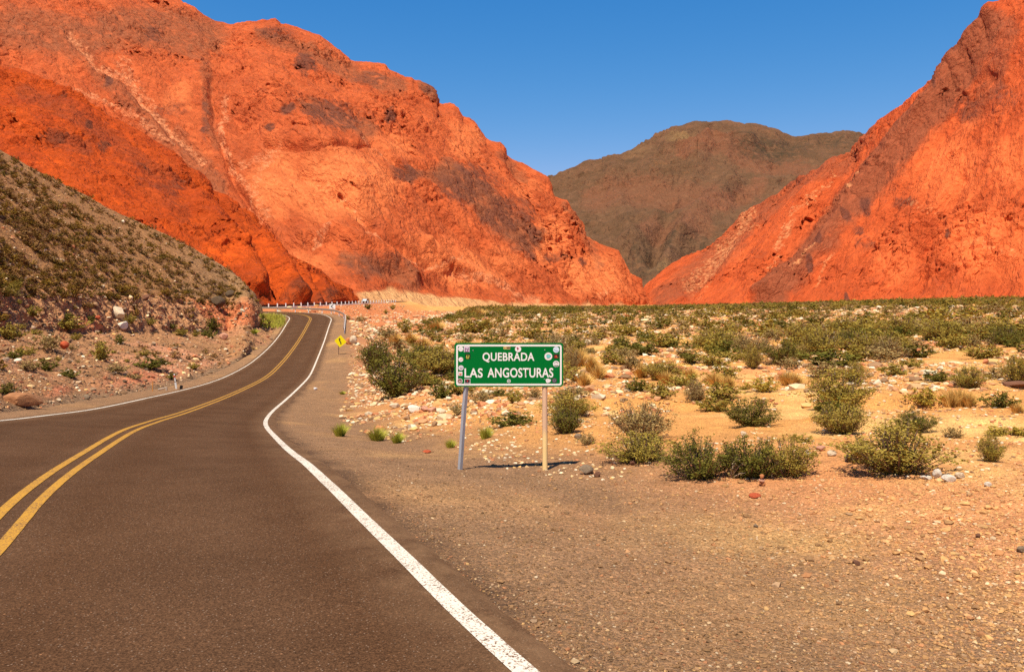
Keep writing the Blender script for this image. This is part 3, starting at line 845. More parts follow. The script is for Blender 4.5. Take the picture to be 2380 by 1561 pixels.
dis += (0.35 * rub + 0.25 * bank + 0.12 * slope + 0.4 * nose) * (0.5 - f1)
# spoil mound at the verge
mp = P(35, 930, 24)
dis *= sstep(0.0, 0.05, tg)
V = V + nr * dis.reshape(nv, nx)[..., None]
hn1 = fbm(x / 4, y / 4, z / 4, 5, 57); hn2 = fbm(x / 14, y / 14, z / 14, 4, 58); hn3 = fbm(x / 1.2, y / 1.2, z / 1.2, 4, 59)
hc = np.tile(np.array([0.36, 0.175, 0.075]), (len(x), 1))
hc = mixc(hc, (0.42, 0.19, 0.09), sstep(0.0, 0.35, hn1) * (1 - slope))
hc = mixc(hc, (0.56, 0.25, 0.125), sstep(0.05, 0.3, hn2 + 0.3 * hn3) * rub)
hc = mixc(hc, (0.46, 0.215, 0.095), bank * (0.75 + 0.5 * hn3))
hc = mixc(hc, (0.56, 0.18, 0.07), bank * sstep(0.1, 0.3, hn2))
hc = mixc(hc, (0.32, 0.150, 0.055), slope * 0.92)
hc = mixc(hc, (0.30, 0.165, 0.072), slope * sstep(380, 560, pg + 120 * hn2) * 0.85)
hc = mixc(hc, (0.33, 0.17, 0.075), slope * sstep(0.12, 0.4, hn1) * 0.6)
verge = 1 - sstep(0.02, 0.09, tg + 0.05 * hn1)
hc = mixc(hc, (0.27, 0.155, 0.08), verge)
pink = np.exp(-((pg - 330) / 75) ** 2 - ((tg - 0.085) / 0.035) ** 2) + 0.8 * np.exp(-((pg - 135) / 30) ** 2 - ((tg - 0.09) / 0.03) ** 2)
hc = mixc(hc, (0.60, 0.20, 0.095), np.clip(pink * (1 + hn3), 0, 0.9))
me = mesh_data('hillside', V.reshape(-1, 3), grid_faces(nv, nx))
attr(me, 'zone', hc)
hm = N('stony_hillside_soil')
z_ = hm.attr('zone', 'Color')
f1 = hm.noise(1.2, 8, 0.72); f2 = hm.noise(7, 6, 0.75)
vc = hm.voronoi(5.5, out='Color'); vd = hm.voronoi(5.5)
c = hm.mix(1.0, z_, hm.ramp(f1, [(0.3, 0.65), (0.5, 1.0), (0.72, 1.3)]), 'MULTIPLY')
c = hm.mix(1.0, c, hm.ramp(f2, [(0.3, 0.6), (0.5, 1.0), (0.7, 1.35)]), 'MULTIPLY')
c = hm.mix(0.5, c, hm.mix(1.0, c, hm.ramp(vc, [(0.1, 0.55), (0.5, 0.95), (0.85, 1.3), (0.97, 2.2)]), 'MULTIPLY'))
hm.color(c)
hm.bump(hm.math('ADD', hm.math('MULTIPLY', vd, -0.7), f2), 0.9, 0.12)
hillside = tag(link('hillside', me, hm.m), kind='structure')
bpy.context.view_layer.update()


def cast(px, py):
    """where the sight line through a picture point meets the ground or the hillside"""
    o = Vector((0, 0, CAMZ)); d = Vector(((px - CX) / F, 1, -(py - YH) / F)).normalized()
    best = None
    for ob in (ground, hillside):
        hit, loc, nor, _ = ob.ray_cast(o, d, distance=900)
        if hit and (best is None or loc.y < best[0].y):
            best = (loc.copy(), nor.copy(), ob)
    return best


def drop(x, y):
    best = None
    for ob in (ground, hillside):
        hit, loc, nor, _ = ob.ray_cast(Vector((x, y, 300)), Vector((0, 0, -1)))
        if hit and (best is None or loc.z > best[0].z):
            best = (loc.copy(), nor.copy(), ob)
    return best


def pix(p):
    return p[0] / p[1] * F + CX, YH - (p[2] - CAMZ) / p[1] * F



# ================================================================== plants
def leaf_material(name, lo, hi):
    n = N(name)
    inf = n.node('ShaderNodeObjectInfo').outputs['Random']
    t = n.attr('tint')
    c = n.mix(t, lo, hi)
    c = n.mix(n.math('MULTIPLY', inf, 0.5), c, tuple(a * 0.55 + b * 0.2 for a, b in zip(hi, (0.30, 0.16, 0.05))))
    n.color(c)
    n.b.inputs['Roughness'].default_value = 0.8
    return n.m


LEAF = {
    'olive': leaf_material('olive_leaves', (0.165, 0.125, 0.016), (0.40, 0.285, 0.045)),
    'green': leaf_material('dark_green_leaves', (0.062, 0.062, 0.007), (0.180, 0.155, 0.018)),
    'brown': leaf_material('brown_twiggy_leaves', (0.19, 0.125, 0.040), (0.38, 0.255, 0.090)),
    'yellow': leaf_material('yellow_leaves', (0.28, 0.19, 0.02), (0.50, 0.36, 0.05)),
    'grass': leaf_material('bright_green_blades', (0.27, 0.27, 0.025), (0.56, 0.52, 0.07)),
    'straw': leaf_material('straw_blades', (0.50, 0.29, 0.07), (0.80, 0.48, 0.13)),
}
bark = simple('grey_brown_bark', (0.20, 0.125, 0.075), 0.9, var=0.3, scale=40)
deadwood = simple('bleached_deadwood', (0.50, 0.38, 0.26), 0.85, var=0.2, scale=40)


def rot_quads(cent, sx, sy, r, upbias=0.0):
    n = len(cent)
    a = r.normal(size=(n, 3)); a[:, 2] += upbias
    a /= np.linalg.norm(a, axis=1)[:, None]
    b = np.cross(a, r.normal(size=(n, 3))); b /= np.linalg.norm(b, axis=1)[:, None] + 1e-9
    sx = np.asarray(sx)[:, None]; sy = np.asarray(sy)[:, None]
    V = np.stack([cent - a * sx, cent + b * sy, cent + a * sx, cent - b * sy], 1).reshape(-1, 3)
    return V, np.arange(n * 4).reshape(n, 4)


def shrub_shape(seed, stems, leaves, leaf, low=0.25, spread=1.0, twig=0.10):
    """unit shrub: about 1 high and 1 wide (radius 0.5 * spread); returns leaf quads, tint and stem polylines"""
    r = np.random.default_rng(seed)
    tips, lines = [], []
    for i in range(stems):
        an = r.uniform(0, 2 * np.pi); k = np.sqrt(r.uniform(0.02, 1))
        top = np.array([np.cos(an) * k * 0.5 * spread, np.sin(an) * k * 0.5 * spread, (1 - 0.55 * k ** 2.2) * r.uniform(0.72, 1.05)])
        root = np.array([np.cos(an), np.sin(an), 0]) * 0.07 * k * r.uniform(0.3, 1)
        mid = root * 0.5 + top * 0.5 + np.array([np.cos(an), np.sin(an), 0]) * 0.07 * k + r.normal(size=3) * 0.025
        q = np.linspace(0, 1, 6)[:, None]
        ln = (1 - q) ** 2 * root + 2 * q * (1 - q) * mid + q ** 2 * top
        lines.append(ln)
        for j in range(5):
            tt_ = r.uniform(low, 0.98)
            p = (1 - tt_) ** 2 * root + 2 * tt_ * (1 - tt_) * mid + tt_ ** 2 * top
            dr = (top - mid) / np.linalg.norm(top - mid) * 0.5 + r.normal(size=3) * 0.7 + np.array([0, 0, 0.35])
            tips.append((p, dr / np.linalg.norm(dr) * twig * r.uniform(0.5, 1.5)))
    ti = r.integers(0, len(tips), leaves)
    base = np.array([t[0] for t in tips])[ti]; dr = np.array([t[1] for t in tips])[ti]
    c = base + dr * r.uniform(0, 1.3, (leaves, 1)) + r.normal(size=(leaves, 3)) * twig * 0.26
    c[:, 2] = np.abs(c[:, 2]) + 0.01
    s = leaf * r.uniform(0.6, 1.35, leaves)
    V, Fc = rot_quads(c, s, s * 0.42, r, 0.6)
    tint = np.repeat(np.clip(r.uniform(0, 1, len(tips))[ti] * 0.6 + r.uniform(0, 0.4, leaves), 0, 1), 4)
    return V, Fc, tint, lines


def tube_np(lines, r0, r1, n=4):
    VV, FF, o = [], [], 0
    for ln in lines:
        m = len(ln)
        t = np.gradient(ln, axis=0); t /= np.linalg.norm(t, axis=1)[:, None] + 1e-9
        a = np.cross(t, [0.3, 0.9, 0.1]); a /= np.linalg.norm(a, axis=1)[:, None] + 1e-9
        b = np.cross(t, a)
        rad = np.linspace(r0, r1, m)
        k = np.arange(n) * 2 * np.pi / n
        ring = ln[:, None] + rad[:, None, None] * (np.cos(k)[None, :, None] * a[:, None] + np.sin(k)[None, :, None] * b[:, None])
        VV.append(ring.reshape(-1, 3))
        i = np.arange(m * n).reshape(m, n)
        FF.append(np.stack([i[:-1], np.roll(i, -1, 1)[:-1], np.roll(i, -1, 1)[1:], i[1:]], -1).reshape(-1, 4) + o)
        o += m * n
    return np.concatenate(VV), np.concatenate(FF)


def shrub_proto(kind, seed, detail):
    st, lv, lf, tw = {'near': (110, 24000, 0.0125, 0.115), 'mid': (70, 8000, 0.021, 0.115), 'far': (36, 1500, 0.048, 0.11)}[detail]
    low = 0.26 if kind == 'brown' else 0.06
    if kind == 'brown': lv = int(lv * 0.62)
    V, Fc, tint, lines = shrub_shape(seed, st, lv, lf, low, r_spread[seed % 5], tw)
    me = mesh_data('foliage', V, Fc, smooth=False)
    attr(me, 'tint', tint); me.materials.append(LEAF[kind])
    if detail == 'far':
        return me, None
    V, Fc = tube_np(lines, 0.0085, 0.0028)
    ms = mesh_data('stems', V, Fc); ms.materials.append(bark)
    return me, ms


r_spread = [1.0, 1.15, 0.95, 1.1, 1.05]
PROTO = {}


def proto(kind, detail, i):
    k = (kind, detail, i)
    if k not in PROTO:
        PROTO[k] = shrub_proto(kind, hash((len(kind) * 31 + ord(kind[0]), len(detail), i)) % 9973 if False else ord(kind[0]) * 37 + len(detail) * 11 + i, detail)
    return PROTO[k]


def add_shrub(loc, wid, hgt, kind, label, group, px_h, parts=True):
    detail = 'near' if px_h > 62 else ('mid' if px_h > 22 else 'far')
    mf, ms = proto(kind, detail, random.randrange(4))
    sc = (wid, wid * random.uniform(0.8, 1.0), hgt)
    if ms is None:
        o = bpy.data.objects.new('shrub', mf); C.objects.link(o)
    else:
        o = bpy.data.objects.new('shrub', None); C.objects.link(o); o.empty_display_size = 0.2
        for nm, m in (('foliage', mf), ('stems', ms)):
            ch = bpy.data.objects.new(nm, m); C.objects.link(ch); ch.parent = o
    o.location = loc; o.rotation_euler = (0, 0, random.uniform(0, 6.28)); o.scale = sc
    tag(o, label, 'shrub', group)
    return o


def shrub_at(x0, x1, y0, y1, kind, label, group):
    """shrub filling a picture box, standing on the ground under the box's foot"""
    hit = cast((x0 + x1) / 2, y1 - 0.06 * (y1 - y0))
    p = hit[0]
    k = p.y / F
    return add_shrub((p.x, p.y, p.z - 0.03), (x1 - x0) * k * 1.14, (y1 - y0) * k * 0.98, kind, label, group, (y1 - y0) / 2.32)


PL = 'shrubs scattered over the stony plain'
HL = 'shrubs on the hillside beside the road'
plain = [
    (826, 850, 731, 751, 'brown', 'brown shrub at the foot of the red embankment by the guard rail'),
    (846, 864, 704, 719, 'green', 'green shrub high on the red embankment under the white railing'),
    (906, 920, 706, 720, 'olive', 'shrub at the railing\'s far end on the red embankment'),
    (803, 814, 732, 743, 'olive', 'small shrub right behind the guard rail\'s near end'),
    (890, 903, 719, 730, 'olive', 'small shrub halfway up the red embankment'),
    (832, 912, 784, 866, 'green', 'tall dark green shrub by the road embankment beyond the yellow warning sign'),
    (856, 992, 812, 928, 'green', 'big olive shrub with bare lower stems between the warning sign and green sign'),
    (921, 962, 741, 775, 'olive', 'olive shrub below the red embankment, above the tall dark green one'),
    (988, 1028, 740, 765, 'green', 'squat green shrub at the foot of the red embankment'),
    (1028, 1053, 727, 745, 'green', 'round dark shrub beyond the squat green one on the far plain'),
    (1064, 1146, 733, 776, 'olive', 'wide olive thicket far behind the left half of the green sign'),
    (1142, 1188, 757, 788, 'brown', 'brownish shrub right of the wide olive thicket behind the sign'),
    (1196, 1265, 754, 789, 'olive', 'olive shrub far behind the right half of the green sign'),
    (871, 922, 757, 792, 'brown', 'grey-brown shrub just behind the tall dark green one'),
    (998, 1036, 797, 819, 'olive', 'small olive shrub level with the green sign\'s top left corner'),
    (985, 1064, 880, 930, 'green', 'dark green shrub left of the grey sign post'),
    (1086, 1156, 900, 937, 'brown', 'brown twiggy shrub under the green sign beside its grey post'),
    (1176, 1217, 900, 939, 'olive', 'olive shrub under the right half of the green sign'),
    (1214, 1262, 896, 930, 'brown', 'brown shrub under the green sign against its wooden post'),
    (1040, 1090, 930, 966, 'brown', 'low brown shrub beside the grey post\'s middle'),
    (1129, 1238, 952, 990, 'green', 'long low green shrub on the stones between the two sign posts'),
    (1273, 1357, 941, 1010, 'green', 'dark green shrub right of the wooden sign post'),
    (1412, 1562, 924, 1030, 'brown', 'largest brown twiggy shrub on the plain right of the sign'),
    (1408, 1566, 1000, 1076, 'olive', 'wide low olive shrub in front of the largest brown one'),
    (1343, 1385, 1002, 1034, 'brown', 'small grey-brown shrub left of the wide low olive one'),
    (1383, 1448, 816, 847, 'olive', 'olive shrub right of the green sign\'s top edge'),
    (1444, 1502, 812, 862, 'brown', 'brown shrub two along from the green sign\'s top right corner'),
    (1494, 1590, 832, 888, 'olive', 'broad olive shrub behind golden grass right of the sign'),
    (1308, 1352, 806, 860, 'brown', 'brown shrub touching the green sign\'s right edge'),
    (1450, 1508, 874, 910, 'green', 'dark green shrub in front of the golden grass right of the sign'),
    (1500, 1575, 884, 927, 'olive', 'olive shrub right of the dark green one by golden grass'),
    (1318, 1364, 860, 887, 'green', 'small green shrub right of the sign\'s lower corner'),
    (1294, 1371, 890, 927, 'brown', 'sparse grey shrub right of the sign\'s bottom edge'),
    (1505, 1590, 768, 810, 'olive', 'olive thicket on the middle of the plain in front of the brown mountain'),
    (1425, 1478, 752, 779, 'olive', 'olive shrub behind the middle of the plain, left of the thicket'),
    (1418, 1468, 780, 806, 'green', 'green shrub in front of the olive one left of the thicket'),
    (1719, 1776, 800, 860, 'olive', 'left-hand olive shrub of a clump of three amid white stones'),
    (1770, 1858, 782, 846, 'green', 'green shrub at the back of the clump of three amid white stones'),
    (1806, 1862, 826, 860, 'brown', 'brown shrub at the right foot of the clump of three'),
    (1862, 1994, 808, 854, 'green', 'wide dark green shrub right of the clump of three'),
    (1952, 2022, 838, 893, 'olive', 'olive shrub beside the reddish brown boulder on the plain'),
    (2102, 2172, 798, 833, 'green', 'green shrub alone on pale sand below the vermilion mountain'),
    (2236, 2322, 796, 836, 'olive', 'broad olive shrub below the bright face of the vermilion mountain'),
    (2142, 2212, 856, 887, 'green', 'low rounded green shrub behind the yellow-brown one'),
    (2208, 2300, 850, 904, 'olive', 'tall airy olive shrub behind the straw grass, near the photo\'s right edge'),
    (2322, 2400, 826, 890, 'olive', 'olive shrub cut off by the photo\'s right edge above the dark hollow'),
    (2286, 2362, 903, 948, 'green', 'dark green shrub right of the straw-coloured grass'),
    (2116, 2188, 896, 944, 'yellow', 'yellow-brown shrub left of the straw-coloured grass'),
    (1616, 1700, 916, 958, 'olive', 'olive shrub leaning behind the big dark one on the sand'),
    (1684, 1808, 918, 996, 'green', 'big dark green shrub at the edge of the open sand'),
    (1584, 1650, 882, 934, 'brown', 'brown shrub left of the two big ones at the open sand'),
    (1744, 1810, 872, 912, 'yellow', 'yellow-green shrub right behind the big dark one'),
    (1888, 2022, 926, 1012, 'olive', 'dome-shaped olive shrub on open sand right of the sandy gap'),
    (1960, 2210, 980, 1106, 'olive', 'biggest grey-olive shrub, behind the white rocks'),
    (2084, 2168, 944, 1008, 'green', 'green shrub standing behind the biggest grey-olive one'),
    (2270, 2332, 1002, 1076, 'olive', 'upright olive shrub below the bright yellow one'),
    (2290, 2350, 984, 1012, 'yellow', 'bright yellow shrub near the photo\'s right edge'),
    (2345, 2400, 986, 1012, 'yellow', 'bright yellow shrub cut off by the photo\'s right edge'),
    (2192, 2240, 986, 1018, 'brown', 'sparse dry shrub between the green one and the yellow one'),
    (1548, 1706, 1004, 1116, 'green', 'leafy dark green shrub on the left of the row behind the cairn'),
    (1672, 1816, 1006, 1114, 'green', 'leafy green shrub in the middle of the row, by the bleached branches'),
    (1768, 1890, 1010, 1112, 'olive', 'olive shrub on the right of the row behind the stone cairn'),
    (1690, 1730, 1070, 1112, 'brown', 'low brown twigs at the foot of the bleached branches'),
]
for q in plain:
    shrub_at(*q, PL)
hill = [
    (474, 515, 736, 770, 'green', 'dark green bush at the foot of the road cut near the bend'),
    (470, 505, 760, 786, 'green', 'dark green bush just below the one at the foot of the road cut'),
    (304, 384, 827, 857, 'green', 'wide low green bush by the verge above the white marker post'),
    (56, 98, 710, 736, 'olive', 'olive bush on the cut bank below the hillside, far left'),
    (80, 138, 770, 819, 'brown', 'brown bush beside the reddish boulder on the rubble'),
    (208, 262, 793, 840, 'olive', 'olive bush in the middle of the rubble slope'),
    (12, 56, 810, 836, 'green', 'green bush by the photo\'s left edge on the rubble'),
    (40, 86, 802, 826, 'olive', 'olive bush right of the green one at the left edge'),
    (86, 133, 829, 863, 'green', 'green bush above the dark one on the lower rubble'),
    (143, 186, 853, 878, 'green', 'small dark green bush low on the rubble'),
    (-6, 42, 886, 917, 'green', 'green bush above the brown mound at the left edge'),
    (200, 222, 730, 751, 'green', 'small green bush left of the pale pointed boulder'),
    (287, 317, 730, 752, 'olive', 'olive bush right of the pale pointed boulder'),
    (334, 362, 736, 756, 'olive', 'olive bush second to the right of the pale pointed boulder'),
    (388, 413, 750, 763, 'green', 'small round green bush on the bank foot'),
    (401, 438, 763, 780, 'olive', 'grey-olive bush below the small round green one'),
    (445, 465, 766, 783, 'olive', 'olive bush left of the dark green pair near the bend'),
    (264, 290, 776, 800, 'green', 'green bush below the white boulder'),
    (-4, 62, 752, 790, 'olive', 'broad grassy olive bush at the left edge above the rubble'),
    (133, 170, 723, 743, 'green', 'green bush on the bank left of the pale boulder'),
    (119, 196, 732, 768, 'olive', 'spreading olive bush below the cut bank'),
    (163, 190, 770, 792, 'olive', 'olive bush between the spreading one and the white boulder'),
    (240, 304, 843, 867, 'brown', 'dry brown bush left of the wide low green one'),
    (435, 464, 843, 858, 'olive', 'flat olive bush right of the wide low green one'),
    (290, 336, 866, 882, 'brown', 'flat dry bush near the pink earth by the verge'),
    (42, 92, 832, 864, 'brown', 'brown bush left of the green one on the lower rubble'),
]
for q in hill:
    shrub_at(*q, HL)


def where(px, py):
    return '%.1f%% across, %.1f%% down the photo' % (px / 23.8, py / 15.61)


kname = {'olive': 'olive', 'green': 'dark green', 'brown': 'grey-brown', 'yellow': 'yellowish'}
taken = [((a + b) / 2, d) for a, b, c_, d, *_ in plain + hill]


def free(px, py, m):
    return all(abs(px - a) > m * 1.6 or abs(py - b) > m * 0.6 for a, b in taken)


# further shrubs one can tell apart on the plain, thrown by world position
cand = []
r2 = np.random.default_rng(11)
Xc = r2.uniform(-20, 230, 120000); Yc = np.exp(r2.uniform(np.log(12), np.log(560), 120000))
keep = r2.uniform(0, 1, 120000) < (Yc / 560) ** 1.0
Xc, Yc = Xc[keep], Yc[keep]
clump = fbm(Xc / 22, Yc / 22, octv=3, seed=77)
gzc, gdc, gsc, gfc = ground_h(Xc, Yc)
pxs = Xc / Yc * F + CX; pys = YH - (gzc - CAMZ) / Yc * F
okm = ((pys > 714) | (pxs > 1500)) & (pxs > 800) & (pxs < 2420) & (gdc > 11) & (gfc > 14) & (clump > -0.55 + 0.44 * sstep(45, 110, Yc) - 0.24 * sstep(230, 380, Yc)) & (pys < 1060)
# leave the open sand and the sign's forecourt clear
for cx_, cy_, rx_, ry_ in [(1200, 1040, 210, 60), (1620, 965, 50, 40), (1840, 975, 40, 60), (1950, 1085, 90, 45), (1700, 1160, 800, 60), (2150, 1120, 260, 30), (1420, 900, 90, 50), (2330, 985, 60, 22)]:
    okm &= np.hypot((pxs - cx_) / rx_, (pys - cy_) / ry_) > 1
Xc, Yc, Zc, pxs, pys = Xc[okm], Yc[okm], gzc[okm], pxs[okm], pys[okm]
order = np.argsort(Yc)
cell = {}
small = []
n_ind = 0
for i in order:
    X, Y, Z = Xc[i], Yc[i], Zc[i]
    k = (int(X / 2.0), int(Y / 2.0))
    if any((k[0] + a, k[1] + b) in cell for a, b in ((0, 0), (1, 0), (-1, 0), (0, -1))) and Y < 230 or k in cell:
        continue
    wdt = float(np.clip(r2.lognormal(0.72, 0.40), 0.8, 4.6)) * (1.1 - 0.12 * sstep(60, 200, Y)); hgt = wdt * r2.uniform(0.34, 0.56)
    if Y < 30: wdt *= 0.55; hgt *= 0.55
    if not free(pxs[i], pys[i], wdt / Y * F * 0.32) and Y < 140: continue
    cell[k] = 1
    kind = r2.choice(['olive', 'green', 'brown', 'yellow'], p=[0.50, 0.27, 0.20, 0.03])
    if n_ind < 165 and pxs[i] < 2375:
        ph = hgt / Y * F / 2.32
        sz = 'low' if hgt / wdt < 0.55 else 'bushy'
        add_shrub((X, Y, Z - 0.04), wdt, hgt, kind, '%s %s shrub on the plain, %s' % (sz, kname[kind], where(pxs[i], pys[i])), PL, ph)
        n_ind += 1
    else:
        small.append((X, Y, Z, wdt, hgt, kind))

# the hillside's own scrub
hcand = []
tries = 0
while len(hcand) < 2300 and tries < 13000:
    tries += 1
    qx = r2.uniform(-60, 600); qy = r2.uniform(350, 880)
    h = cast(qx, qy)
    if h is None or h[2] is not hillside: continue
    onslope = qy < np.interp(qx, [0, 150, 300, 450, 530, 600], [690, 694, 700, 708, 712, 760])
    if not onslope and r2.uniform() > 0.10: continue
    if fbm(np.array([h[0].x / 8]), np.array([h[0].y / 8]), octv=2, seed=99)[0] < -0.12 - 0.1 * r2.uniform(): continue
    if not onslope and not free(qx, qy, 30): continue
    hcand.append((h[0].x, h[0].y, h[0].z, qx, qy, onslope))
hcand.sort(key=lambda t: t[1])
n_h = 0
for X, Y, Z, qx, qy, ons in hcand:
    wdt = float(np.clip(r2.lognormal(-0.40, 0.38), 0.3, 1.6)); hgt = wdt * r2.uniform(0.42, 0.68)
    kind = r2.choice(['olive', 'green', 'brown'], p=[0.42, 0.10, 0.48])
    if n_h < 46 and qx > 2:
        add_shrub((X, Y, Z - 0.03), wdt, hgt, kind, 'small %s bush on the hillside, %s' % (kname[kind], where(qx, qy)), HL, hgt / Y * F / 2.32)
        n_h += 1
    else:
        small.append((X, Y, Z, wdt, hgt, kind + '*'))

# all the rest of the scrub, too small and many to count: one mass
VV, TT = [], []
lib = {}
for s in range(8):
    for nlv, lf in ((240, 0.075), (90, 0.13)):
        V, Fc, tint, _ = shrub_shape(500 + s, 18, nlv, lf, 0.1, r_spread[s % 5], 0.11)
        lib[(s, nlv)] = (V, tint)
kc = {'olive': ((0.165, 0.125, 0.016), (0.40, 0.285, 0.045)), 'green': ((0.062, 0.062, 0.007), (0.180, 0.155, 0.018)), 'brown': ((0.19, 0.125, 0.040), (0.38, 0.255, 0.090)), 'yellow': ((0.28, 0.19, 0.02), (0.5, 0.36, 0.05))}
for X, Y, Z, wdt, hgt, kind in small:
    V, tint = lib[(int(r2.integers(8)), 240 if hgt / Y * F > 9 else 90)]
    a = r2.uniform(0, 6.28); ca, sa = math.cos(a), math.sin(a)
    VV.append(np.c_[(V[:, 0] * ca - V[:, 1] * sa) * wdt + X, (V[:, 0] * sa + V[:, 1] * ca) * wdt + Y, V[:, 2] * hgt + Z - 0.03])
    dry = kind.endswith('*'); kind = kind.rstrip('*')          # the hillside's scrub is a darker, browner kind
    lo, hi = np.array(kc[kind][0]), np.array(kc[kind][1])
    v = r2.uniform(0.8, 1.2) * (np.array([0.80, 0.62, 0.52]) if dry else np.array([0.9, 0.86, 0.9]))
    TT.append((lo[None] + (hi - lo)[None] * tint[:, None]) * v)
VV = np.concatenate(VV); TT = np.concatenate(TT)
sm = N('scrub_leaves')
sm.color(sm.attr('leaf', 'Color')); sm.b.inputs['Roughness'].default_value = 0.85
me = mesh_data('scrub', VV, np.arange(len(VV)).reshape(-1, 4), smooth=False)
attr(me, 'leaf', TT)
tag(link('scrub', me, sm.m), 'olive and brown desert scrub thickening over the far plain and hillside', kind='stuff')


# ------------------------------------------------------------------ grass
def tuft_mesh(name, seed, blades, wid, hgt, bw, mat):
    r = np.random.default_rng(seed)
    VV, TT = [], []
    for i in range(blades):
        a = r.uniform(0, 6.28); k = r.uniform(0, 1) ** 0.6
        p0 = np.array([math.cos(a) * k * 0.22 * wid, math.sin(a) * k * 0.22 * wid, 0])
        lean = np.array([math.cos(a), math.sin(a), 0]) * wid * 0.5 * k * r.uniform(0.3, 1.1) + r.normal(size=3) * [0.06, 0.06, 0] * wid
        h = hgt * r.uniform(0.5, 1.0) * (1 - 0.35 * k)
        s = np.array([-math.sin(a + 1), math.cos(a + 1), 0]) * bw
        p1 = p0 + lean * 0.35 + [0, 0, h * 0.62]; p2 = p0 + lean + [0, 0, h]
        VV += [p0 - s, p0 + s, p1 + s * .8, p1 - s * .8, p1 - s * .8, p1 + s * .8, p2 + s * .2, p2 - s * .2]
        TT += [r.uniform(0, 1)] * 8
    me = mesh_data(name, np.array(VV), np.arange(len(VV)).reshape(-1, 4), smooth=False)
    attr(me, 'tint', np.array(TT)); me.materials.append(mat)
    return me


green_tufts = [tuft_mesh('grass_tuft', 900 + i, 520, 1.0, 1.0, 0.008, LEAF['grass']) for i in range(3)]
straw_tufts = [tuft_mesh('grass_tuft', 920 + i, 420, 1.0, 1.0, 0.014, LEAF['straw']) for i in range(4)]


def tuft_at(x0, x1, y0, y1, lib_, label, group):
    p = cast((x0 + x1) / 2, y1 - 2)[0]
    k = p.y / F
    o = bpy.data.objects.new('grass_tuft', random.choice(lib_)); C.objects.link(o)
    o.location = (p.x, p.y, p.z - 0.01); o.scale = ((x1 - x0) * k, (x1 - x0) * k * 0.8, (y1 - y0) * k)
    o.rotation_euler = (0, 0, random.uniform(0, 6.28))
    tag(o, label, 'grass tuft', group)


GG = 'fresh green grass tufts on the gravel'
for q in [(766, 816, 976, 1015, 'fresh green grass tuft on the gravel, nearest the white road edge line'), (846, 908, 984, 1026, 'widest fresh green grass tuft on the gravel left of the sign'),
          (900, 946, 998, 1031, 'thin pale green grass tuft joined to the widest one'), (1108, 1150, 984, 1021, 'fresh green grass tuft between the two sign posts'),
          (1030, 1064, 1016, 1042, 'faint thin grass tuft just left of the grey sign post\'s foot'), (578, 604, 762, 778, 'small bright grass tuft at the foot of the rocky nose'),
          (786, 806, 908, 918, 'tiny green tuft beside the crumpled white litter')]:
    tuft_at(*q[:4], green_tufts, q[4], GG)
DG = 'dry golden grass tufts on the plain'
for x0, x1, y0, y1 in [(1330, 1362, 812, 852), (1356, 1392, 826, 866), (1372, 1404, 850, 884), (1340, 1372, 868, 900), (1468, 1510, 848, 880), (1506, 1548, 852, 884), (1530, 1566, 866, 894),
                       (1000, 1030, 752, 772), (940, 968, 776, 800), (906, 930, 778, 806), (1640, 1676, 868, 900), (1676, 1708, 876, 906), (2190, 2222, 908, 946), (2216, 2246, 904, 944), (2240, 2268, 914, 948),
                       (1812, 1846, 866, 896), (1830, 1866, 872, 898), (1590, 1620, 858, 886), (2350, 2378, 940, 962), (1100, 1126, 724, 738), (970, 996, 790, 812), (1950, 1980, 900, 924)]:
    cx_, cy_ = (x0 + x1) / 2, y1
    tuft_at(x0 - 8, x1 + 10, y0 - 10, y1, straw_tufts, 'dry golden grass tuft on the plain, ' + where(cx_, cy_), DG)

VV, TT = [], []
r4 = np.random.default_rng(44)
for i in range(2600):
    qx, qy = r4.uniform(604, 664), r4.uniform(732, 764)
    if np.hypot((qx - 630) / 33, (qy - 747) / 17) > 1 + 0.15 * r4.normal(): continue
    p = cast(qx, qy)
    if p is None: continue
    p = np.array(p[0]); h = r4.uniform(0.25, 0.6); a = r4.uniform(0, 6.28); s = np.array([math.cos(a), math.sin(a), 0]) * 0.035
    ln_ = np.array([r4.normal() * .12, r4.normal() * .12, h])
    VV += [p - s, p + s, p + ln_ + s * .3, p + ln_ - s * .3]; TT += [r4.uniform(0, 1)] * 4
me = mesh_data('grass', np.array(VV), np.arange(len(VV)).reshape(-1, 4), smooth=False)
attr(me, 'tint', np.array(TT))
tag(link('grass', me, LEAF['grass']), 'yellow-green grass patch inside the bend under the rocky nose', kind='stuff')

# bleached dead branches in front of the row of shrubs
p = cast(1698, 1110)[0]; k = p.y / F
mb = MB()
def br(pts, r0, r1):
    mb.tube([(p.x + (a - 1698) * k, p.y + c * k, p.z + (1112 - b) * k) for a, b, c in pts], list(np.linspace(r0, r1, len(pts))), 6)
br([(1698, 1114, 0), (1700, 1092, -3), (1708, 1076, -4), (1716, 1064, -8)], .011, .004)
br([(1699, 1112, 0), (1706, 1096, -6), (1718, 1080, -10), (1730, 1070, -12)], .009, .003)
br([(1704, 1096, -5), (1702, 1080, 0), (1712, 1066, 4)], .006, .003)
br([(1700, 1113, 0), (1716, 1100, -10), (1732, 1096, -16), (1752, 1092, -20)], .009, .003)
br([(1716, 1100, -10), (1728, 1090, -6), (1744, 1084, -4)], .005, .002)
br([(1718, 1080, -10), (1728, 1078, -16), (1738, 1080, -20)], .005, .002)
tag(mb.build('dead_branch', deadwood, smooth=True), 'bleached forked dead branch sticking up before the leafy green shrubs', 'dead branch')


